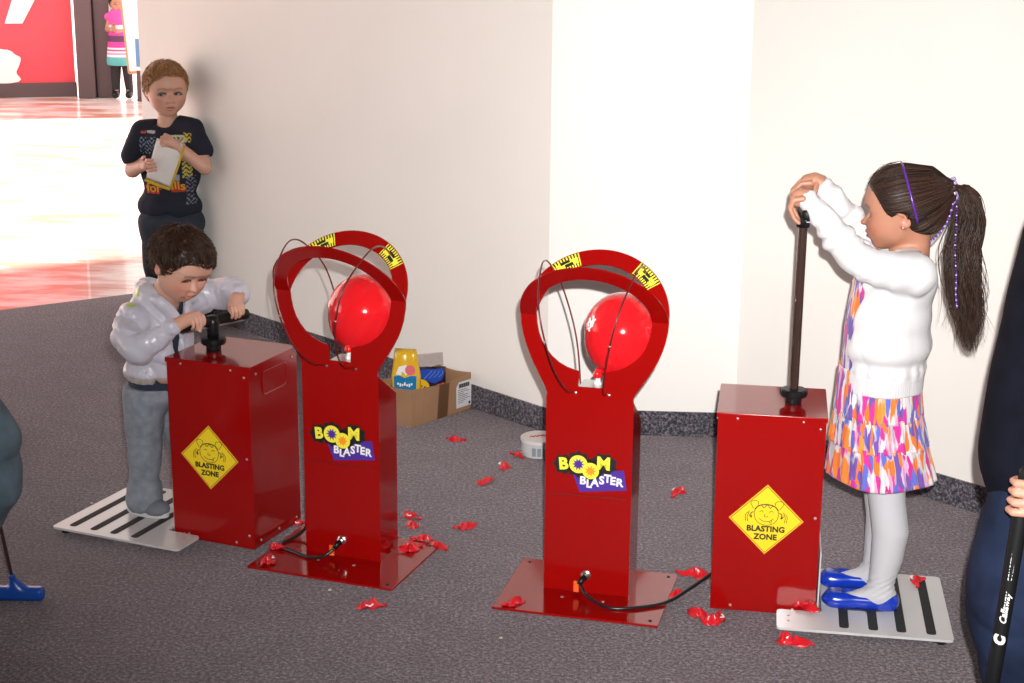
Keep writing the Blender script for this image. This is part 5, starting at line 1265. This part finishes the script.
putter('p', (-1.275, 3.455, .93), (-1.183, 3.552, .0), (1, -.02, 0), mat('bright_blue_plastic', (.008, .075, .42), .3, coat=.4), 'mini golf putter with bright blue head at the left edge', grip_len=.25, hl=.135)
sh = empty('shoe', (-1.625, 4.70, 0), .4); tag(sh, 'black shoe with red patch on the carpet behind the person in faded jeans', 'shoe')
S = SDF(); S.ell((0, 0, .024), (.080, .030, .024), k=.01); S.ell((-.045, 0, .04), (.04, .033, .038), k=.015); S.cap((-.045, 0, .06), (-.045, 0, .11), .022, .026, .004, 's'); S.plane((0, 0, .008), (0, 0, -1), .001); to_obj('upper', S, .004, M_BLACK, sh)
bm = bmesh.new(); add_prism(bm, [(.086 * math.cos(2 * PI * k / 24) - .002, .036 * math.sin(2 * PI * k / 24)) for k in range(24)], 0, .012); obj_bm('sole', bm, M_RUBBER, sh)
bm = bmesh.new(); bmesh.ops.create_icosphere(bm, subdivisions=2, radius=.014, matrix=Matrix.Translation((.045, -.010, .044))); obj_bm('red_patch', bm, mat('red_patch', (.4, .06, .05), .5), sh, smooth=True)
# ---------------------------------------------------------------- far child in a striped dress
FO = np.array([-3.47, 14.28, 0.]); FP = empty('person', tuple(FO)); tag(FP, 'small child in pink and teal striped dress far across the concourse', 'person')
S = SDF(); fR = frame((.3, -.9, -.1)); fH = .17; fC = np.array([-.005, 0, .835]); fPh = head(S, fC, fR, fH)
S.chain([(0, 0, .77), (0, 0, .70), (0, 0, .45)], [.04, .07, .08], .02)
S.chain([(-.075, 0, .70), (-.10, -.02, .60), (-.045, -.10, .60)], [.028, .024, .018], .01); S.chain([(.075, 0, .70), (.07, -.04, .60), (.0, -.10, .585)], [.028, .024, .018], .01)
for q in (-1, 1):
    S.chain([(q * .045, 0, .42), (q * .05, 0, .22), (q * .055, 0, .06)], [.045, .032, .026], .01); S.chain([(q * .055, 0, .04), (q * .058, -.05, .03)], [.025, .022], .01)
    for i in range(4): finger(S, [(q * .01 - .03, -.10, .60 + i * .011), (q * .006 - .015, -.125, .60 + i * .011)], .006, .002)
    finger(S, [(q * .01 - .03, -.10, .64), (q * .01 - .02, -.115, .655)], .006, .002)
body = to_obj('body', S, .006, M_SKIN, FP, lambda V: face_paint(V, fPh, fR, fH, (.42, .22, .15), (.4, .12, .1), (.45, .18, .13), (.04, .02, .015), fC)); eyes(body, fPh, fR, fH)
short_hair(FP, fC, fR, fH, (.03, .018, .012), 300, .03, 77, .5, vox=.007)
S = SDF(); S.chain([(0, 0, .72), (0, 0, .55), (0, 0, .33)], [.082, .10, .125], .03)
for q in (-1, 1): S.ell((q * .085, 0, .705), (.042, .045, .04), k=.015)
S.plane((0, 0, .29), (0, 0, -1), .003); S.cap((0, 0, .32), (0, 0, .2), .11, .12, .004, 's')
def fcol(V):
    z = V[:, 2]; c = np.tile(np.array([.75, .72, .75]), (len(V), 1))
    for a, b_, k in ((.29, .365, (.10, .42, .42)), (.385, .40, (.75, .25, .5)), (.415, .43, (.4, .1, .25)), (.445, .495, (.62, .05, .30)), (.495, .55, (.10, .04, .10)), (.55, .585, (.65, .06, .35)), (.64, .80, (.70, .08, .36))): c[(z >= a) & (z < b_)] = k
    return c
to_obj('striped_dress', S, .005, mat_attr('striped_jersey', .8), FP, fcol)
S = SDF()
for q in (-1, 1): S.chain([(q * .045, 0, .38), (q * .052, 0, .20), (q * .058, 0, .09)], [.052, .042, .034], .01)
S.plane((0, 0, .075), (0, 0, -1)); to_obj('leggings', S, .006, mat('black_leggings', (.02, .018, .02), .8), FP)
for q in (-1, 1):
    S = SDF(); S.ell((q * .060, -.02, .03), (.034, .065, .032), k=.01); S.cap((q * .058, .01, .04), (q * .058, .01, .10), .034, .036, .01); S.plane((0, 0, 0), (0, 0, -1), .001); to_obj('boot', S, .005, M_BLACK, FP)
# ================================================================ small things
# cardboard carton by the wall
ca = empty('cardboard_carton', (-.323, 4.905, 0), math.atan2(.222, .194)); tag(ca, 'open brown cardboard carton against the wall behind the left tower', 'box')
M_CARD_B = mat('brown_cardboard', (.33, .185, .10), .8, noise=.06, nscale=14)
cw, cd, chh, t = .285, .150, .128, .003
bm = bmesh.new(); add_box(bm, (cw / 2, cd / 2, t / 2 + .001), (cw / 2, cd / 2, t / 2)); obj_bm('bottom_panel', bm, M_CARD_B, ca)
def bent_panel(a, b_, h0, h1, bow, nrm):
    bm = bmesh.new(); n = 14; rows = []
    for i in range(n + 1):
        s = i / n; x = a[0] + (b_[0] - a[0]) * s; y = a[1] + (b_[1] - a[1]) * s; h = h0 + (h1 - h0) * s - .006 * math.sin(PI * s); bo = bow * math.sin(PI * s)
        rows.append([bm.verts.new((x, y, 0.001)), bm.verts.new((x + nrm[0] * bo, y + nrm[1] * bo, h)), bm.verts.new((x + nrm[0] * (bo + t), y + nrm[1] * (bo + t), h)), bm.verts.new((x + nrm[0] * t, y + nrm[1] * t, .001))])
    for A, B in zip(rows, rows[1:]):
        for k in range(4): bm.faces.new((A[k], A[(k + 1) % 4], B[(k + 1) % 4], B[k]))
    bm.faces.new(rows[0]); bm.faces.new(rows[-1][::-1]); return bm
obj_bm('side_panel', bent_panel((0, 0), (cw, 0), chh, chh, -.012, (0, 1)), M_CARD_B, ca); obj_bm('side_panel', bent_panel((0, cd), (cw, cd), chh + .004, chh, .004, (0, -1)), M_CARD_B, ca)
obj_bm('end_panel', bent_panel((0, 0), (0, cd), chh, chh + .004, -.004, (1, 0)), M_CARD_B, ca); obj_bm('end_panel', bent_panel((cw, 0), (cw, cd), chh, chh, .003, (-1, 0)), M_CARD_B, ca)
bm = bmesh.new(); vs_ = [bm.verts.new(p_) for p_ in ((.121, -.0006, .002), (.169, -.0006, .002), (.169, -.0124, .1215), (.121, -.0122, .1215))]; fs_ = bm.faces.new(vs_); bmesh.ops.solidify(bm, geom=[fs_], thickness=.0004); obj_bm('tape_strip', bm, mat('brown_packing_tape', (.25, .13, .065), .25, coat=.3), ca)
bm = bmesh.new(); add_box(bm, (.243, -.0062, .064), (.036, .0005, .044)); lb = obj_bm('shipping_label', bm, mat('label_paper', (.62, .62, .64), .6), ca)
bm = bmesh.new()
for k in range(16): add_box(bm, (.219 + k * .0033, -.0070, .094), (.0006 + .0007 * ((k * 7) % 3), .0002, .007))
for k, w_ in enumerate((.020, .026, .014, .024, .022, .028, .018, .012)): add_box(bm, (.215 + w_, -.0070, .080 - k * .0062), (w_, .0002, .0008))
add_box(bm, (.270, -.0070, .029), (.0045, .0002, .0045)); obj_bm('label_print', bm, M_INK, lb)
# packets standing in the carton
CM = lambda u, v, z: loc_w((-.323, 4.905, math.atan2(.222, .194)), u, v, z)
def packet(name, loc, rz, w_, h_, d_, m_, label, tilt=0.):
    r = empty(name, loc, rz); r.rotation_euler = (tilt, 0, rz); tag(r, label, 'packet')
    bm = bmesh.new(); n = 12; g = {}
    for s_ in (-1, 1):
        for i in range(n + 1):
            for j in range(n + 1):
                a, b_ = i / n, j / n; tt_ = d_ * (math.sin(PI * a) * math.sin(PI * min(1, b_ * .93 + .05))) ** .5 + .0025 * math.sin(11 * a + 5 * b_) * math.sin(PI * a)
                taper = 1 - .30 * max(0, b_ - .6) / .4 * (1 if name == 'balloon_packet' else 0)
                if i in (0, n) or j in (0, n):
                    if s_ == 1: g[s_, i, j] = g[-1, i, j]; continue
                    tt_ = 0
                g[s_, i, j] = bm.verts.new(((a - .5) * w_ * taper, s_ * tt_, b_ * h_))
        for i in range(n):
            for j in range(n):
                q = (g[s_, i, j], g[s_, i + 1, j], g[s_, i + 1, j + 1], g[s_, i, j + 1]); bm.faces.new(q if s_ < 0 else q[::-1])
    obj_bm('wrapper', bm, m_, r, smooth=True); return r
cth = math.atan2(.222, .194)
M_YBAG = mat('yellow_plastic_wrap', (.75, .45, .02), .2, coat=.5)
r = packet('balloon_packet', CM(.055, .075, .006), -.15, .100, .235, .018, M_YBAG, 'yellow plastic packet with blue label standing in the cardboard carton')
bm = bmesh.new(); add_prism(bm, [(-.034, .09), (.036, .075), (.040, .150), (.02, .150), (.0, .142), (-.018, .150), (-.036, .146)], .0208, .0213, XZ); obj_bm('blue_label', bm, mat('sky_blue_print', (.01, .19, .42), .3), r)
bm = bmesh.new(); 
for k in range(7): add_box(bm, (-.022 + .0075 * k, -.0216, .118 + (.004 if k % 3 == 0 else 0)), (.0026, .0003, .0035 + .002 * (k % 2)))
obj_bm('white_script', bm, M_INKW, r)
bm = bmesh.new(); add_prism(bm, [(-.03, .152), (.0, .148), (.015, .158), (.004, .185), (-.02, .178)], .0175, .0182, XZ); obj_bm('white_balloon_picture', bm, M_INKW, r)
bm = bmesh.new(); add_prism(bm, disc(.018, .168, .017, 18), .0184, .0190, XZ); obj_bm('pink_balloon_picture', bm, mat('pink_print', (.75, .16, .18), .3), r)
mg = mat('clear_film', (.85, .8, .8), .08); mg.node_tree.nodes['Principled BSDF'].inputs['Transmission Weight'].default_value = .75; mg.node_tree.nodes['Principled BSDF'].inputs['IOR'].default_value = 1.1
r = packet('balloon_bag', CM(.165, .085, .006), .10, .120, .150, .014, mat('dark_print_film', (.02, .015, .03), .2, coat=.5), 'clear-topped packet printed blue, yellow and red, leaning in the carton', tilt=0)
bm = bmesh.new(); add_box(bm, (.008, 0, .172), (.058, .0012, .022), M=Matrix.Rotation(-.08, 4, 'Y')); obj_bm('clear_header', bm, mg, r)
bm = bmesh.new(); add_prism(bm, [(-.045, .142), (.048, .147), (.054, .128), (.046, .108), (.022, .096), (-.010, .108), (-.030, .125)], .0158, .0164, XZ); obj_bm('blue_print', bm, mat('royal_blue_print', (.01, .06, .42), .3), r)
bm = bmesh.new(); add_prism(bm, disc(-.024, .082, .030, 22), .0166, .0172, XZ); obj_bm('yellow_print', bm, M_YBAG, r)
bm = bmesh.new(); add_prism(bm, [(.026, .060), (.050, .065), (.054, .100), (.030, .092)], .0160, .0166, XZ); obj_bm('red_print', bm, mat('red_print', (.55, .02, .02), .3), r)
bm = bmesh.new()
for k in range(4): add_prism(bm, [(-.048 + .012 * k, .066 + .002 * k), (-.046 + .012 * k, .063), (-.026 + .010 * k, .094 - .003 * k), (-.030 + .010 * k, .094 - .003 * k)], .0174, .0178, XZ)
obj_bm('black_stripes', bm, M_INK, r)
bm = bmesh.new()
for k in range(4): add_tube(bm, [(-.012 + .016 * k, -.0172, .112 + .002 * k), (.004 + .015 * k, -.0172, .130), (.014 + .012 * k, -.0172, .140)], .0008, 5)
obj_bm('pale_stripes', bm, mat('pale_blue_print', (.2, .35, .6), .3), r)
# white tub beside the right tower
tb = empty('plastic_tub', (.088, 4.665, 0)); tag(tb, 'small round white tub with red writing on its lid, behind the right tower', 'tub')
bm = bmesh.new(); add_lathe(bm, [(0, 0), (.053, 0), (.056, .003), (.057, .045), (0, .045)], 40); obj_bm('tub_body', bm, mat('translucent_white_plastic', (.50, .53, .55), .25), tb, smooth=False)
bm = bmesh.new(); add_lathe(bm, [(0, .0452), (.0585, .0452), (.0595, .047), (.0595, .054), (.057, .056), (0, .0555)], 40); obj_bm('lid', bm, mat('white_lid', (.66, .62, .61), .3), tb)
bm = bmesh.new()
for k in range(5): add_tube(bm, smooth_curve([(-.030 + .012 * k, -.010 + .004 * k, .0566), (-.026 + .012 * k, .004 + .004 * k, .0566), (-.022 + .012 * k, -.006 + .004 * k, .0566), (-.018 + .012 * k, .002 + .004 * k, .0566)], 4), .0013, 5)
obj_bm('red_script', bm, mat('red_marker', (.55, .04, .05), .4), tb, smooth=True)
bm = bmesh.new()
for k in range(3): 
    a = -1.9 + k * .28; add_box(bm, (.0572 * math.cos(a), .0572 * math.sin(a), .022), (.0008, .006, .013), rz=a)
obj_bm('grey_label', bm, mat('grey_print', (.22, .25, .28), .4), tb)
# burst balloon scraps
mL, nt, b = new_mat('burst_latex'); setp(b, Base_Color=(.62, .012, .022), Roughness=.22, Coat_Weight=.3, Subsurface_Weight=.1, Subsurface_Scale=.005); M_SCRAP = mL
def scrap(x, y, z0, size, seed, rz, label, white=False, curl=1.):
    r_ = random.Random(seed); r = empty('balloon_scrap', (x, y, z0), rz); tag(r, label, 'balloon scrap', 'burst balloon scraps')
    size *= 1.3
    def lobe(cx, cy, R_, asp, a0, h, sd):
        q_ = random.Random(sd); ph = [q_.uniform(0, 6.28) for _ in range(6)]; bm = bmesh.new(); nr, na = 7, 30; rows = []
        c0 = bm.verts.new((cx, cy, .002 + h * .8))
        for i in range(1, nr + 1):
            s = i / nr; row = []
            for j in range(na):
                t = 2 * PI * j / na; rr = R_ * s * (.82 + .16 * math.sin(2 * t + ph[0]) + .12 * math.sin(3 * t + ph[1]) + .05 * s * math.sin(7 * t + ph[2]))
                x = rr * math.cos(t); y = rr * math.sin(t) * asp
                z = h * (1 - s ** 1.6) * (1 + .5 * math.sin(2 * t + ph[3])) + h * .8 * max(0, math.sin(t + ph[4])) ** 2 * s ** 3 + .22 * h * math.sin(5 * t + 9 * s + ph[5]) * s
                row.append(bm.verts.new((cx + x * math.cos(a0) - y * math.sin(a0), cy + x * math.sin(a0) + y * math.cos(a0), max(.0012, z + .0015))))
            rows.append(row)
        for j in range(na): bm.faces.new((c0, rows[0][j], rows[0][(j + 1) % na]))
        for A, B in zip(rows, rows[1:]):
            for j in range(na): bm.faces.new((A[j], B[j], B[(j + 1) % na], A[(j + 1) % na]))
        return bm
    o1 = obj_bm('latex_flap', lobe(0, 0, size * .40, .55, 0, size * .15, seed), M_SCRAP, r, smooth=True)
    o2 = obj_bm('latex_flap', lobe(size * .16 * (1 if seed % 2 else -1), size * .08, size * .24, .75, r_.uniform(0, 3), size * .17 * curl, seed + 1), M_SCRAP, r, smooth=True)
    for o_ in (o1, o2): md = o_.modifiers.new('thickness', 'SOLIDIFY'); md.thickness = .0009; md.offset = 1
    size = size * .85
    bm = bmesh.new(); add_tube(bm, smooth_curve([(size * .34, 0, .004), (size * .46, .004, .005), (size * .54, -.002, .004)], 5), [.0045] * 4 + [.003] * 4 + [.0045] * 3, 8); obj_bm('neck', bm, M_SCRAP, r, smooth=True)
    if white:
        bm = bmesh.new(); add_tube(bm, smooth_curve([(-size * .1, -size * .12, size * .20), (0, -size * .18, size * .17), (size * .12, -size * .12, size * .19)], 5), .0028, 6, flat=.5); obj_bm('white_print', bm, M_INKW, r, smooth=True)
SC = [(-.18, 4.78, 0, .062, 'red balloon scrap on the carpet in front of the carton label', 0),
 (.02, 4.64, 0, .055, 'red balloon scrap just below the white tub', 1),
 (-.024, 4.54, 0, .058, 'red balloon scrap with white mark, third down from the white tub\'s left', 1),
 (-.075, 4.40, 0, .062, 'red balloon scrap left of the yellow title on the right tower', 0),
 (-.117, 4.043, 0, .060, 'lone red balloon scrap midway between the two towers', 0),
 (-.273, 4.115, 0, .056, 'upper of two red balloon scraps right of the left tower\'s foot', 1),
 (-.262, 4.045, 0, .060, 'lower of two red balloon scraps right of the left tower\'s foot', 0),
 (.476, 4.32, 0, .065, 'red balloon scrap between right tower and girl\'s box, nearest the wall', 1),
 (-.337, 3.517, 0, .075, 'red balloon scrap alone in front of the left base plate', 1),
 (.462, 3.735, 0, .078, 'red balloon scrap beside the hose, left of the girl\'s box', 0),
 (.437, 3.50, 0, .070, 'red balloon scrap left of two touching at the foot of the girl\'s box', 0),
 (.486, 3.462, 0, .078, 'red balloon scrap right of two touching at the foot of the girl\'s box', 1),
 (.012, 3.545, .006, .058, 'red balloon scrap on the left front corner of the right base plate', 0),
 (.644, 3.347, 0, .080, 'red balloon scrap lying in front of the girl\'s footplate', 0),
 (.705, 3.495, .0208, .070, 'red balloon scrap on the footplate against the girl\'s box', 1),
 (.998, 3.656, .0208, .062, 'red balloon scrap with white mark on the footplate behind the girl\'s heel', 1),
 (-.262, 3.870, .006, .072, 'long red balloon scrap on the left base plate by the tower side', 0),
 (-.232, 3.945, .006, .052, 'upright red balloon scrap at the back of the left base plate', 0),
 (-.190, 3.905, 0, .058, 'red balloon scrap at the outer right corner of the left base plate', 0),
 (-.612, 3.785, .006, .062, 'red balloon scrap with white mark on the front left of the left base plate', 1),
 (.405, 3.60, .006, .050, 'red balloon scrap under the hose at the right edge of the right base plate', 0),
 (-.578, 4.06, .0, .040, 'small red balloon scrap in the gap between left box and left tower', 1),
 (-.60, 3.872, .006, .050, 'flat red balloon scrap under the hose loop by the toddler\'s box', 0)]
for k, (x, y, z0, sz, lb_, wh) in enumerate(SC): scrap(x, y, z0, sz, k * 3 + 5, (k * 2.4) % 6.28, lb_, bool(wh), 1. if k % 3 else .6)
# crumbs on the carpet
M_CRUMB = mat('pale_crumb', (.6, .5, .4), .8)
for k, (x, y, lb_) in enumerate(((-.44, 3.62, 'tiny pale crumb on the carpet left of the lone front balloon scrap'), (-1.17, 4.20, 'tiny pale crumb on the carpet left of the toddler\'s footplate'), (-.02, 3.36, 'tiny pale crumb near the bottom edge of the carpet'))):
    bm = bmesh.new(); bmesh.ops.create_icosphere(bm, subdivisions=1, radius=.004, matrix=Matrix.Translation((0, 0, .003)) @ Matrix.Diagonal((1.3, .9, .7, 1))); o = obj_bm('crumb', bm, M_CRUMB); o.location = (x, y, 0); tag(o, lb_, 'crumb')
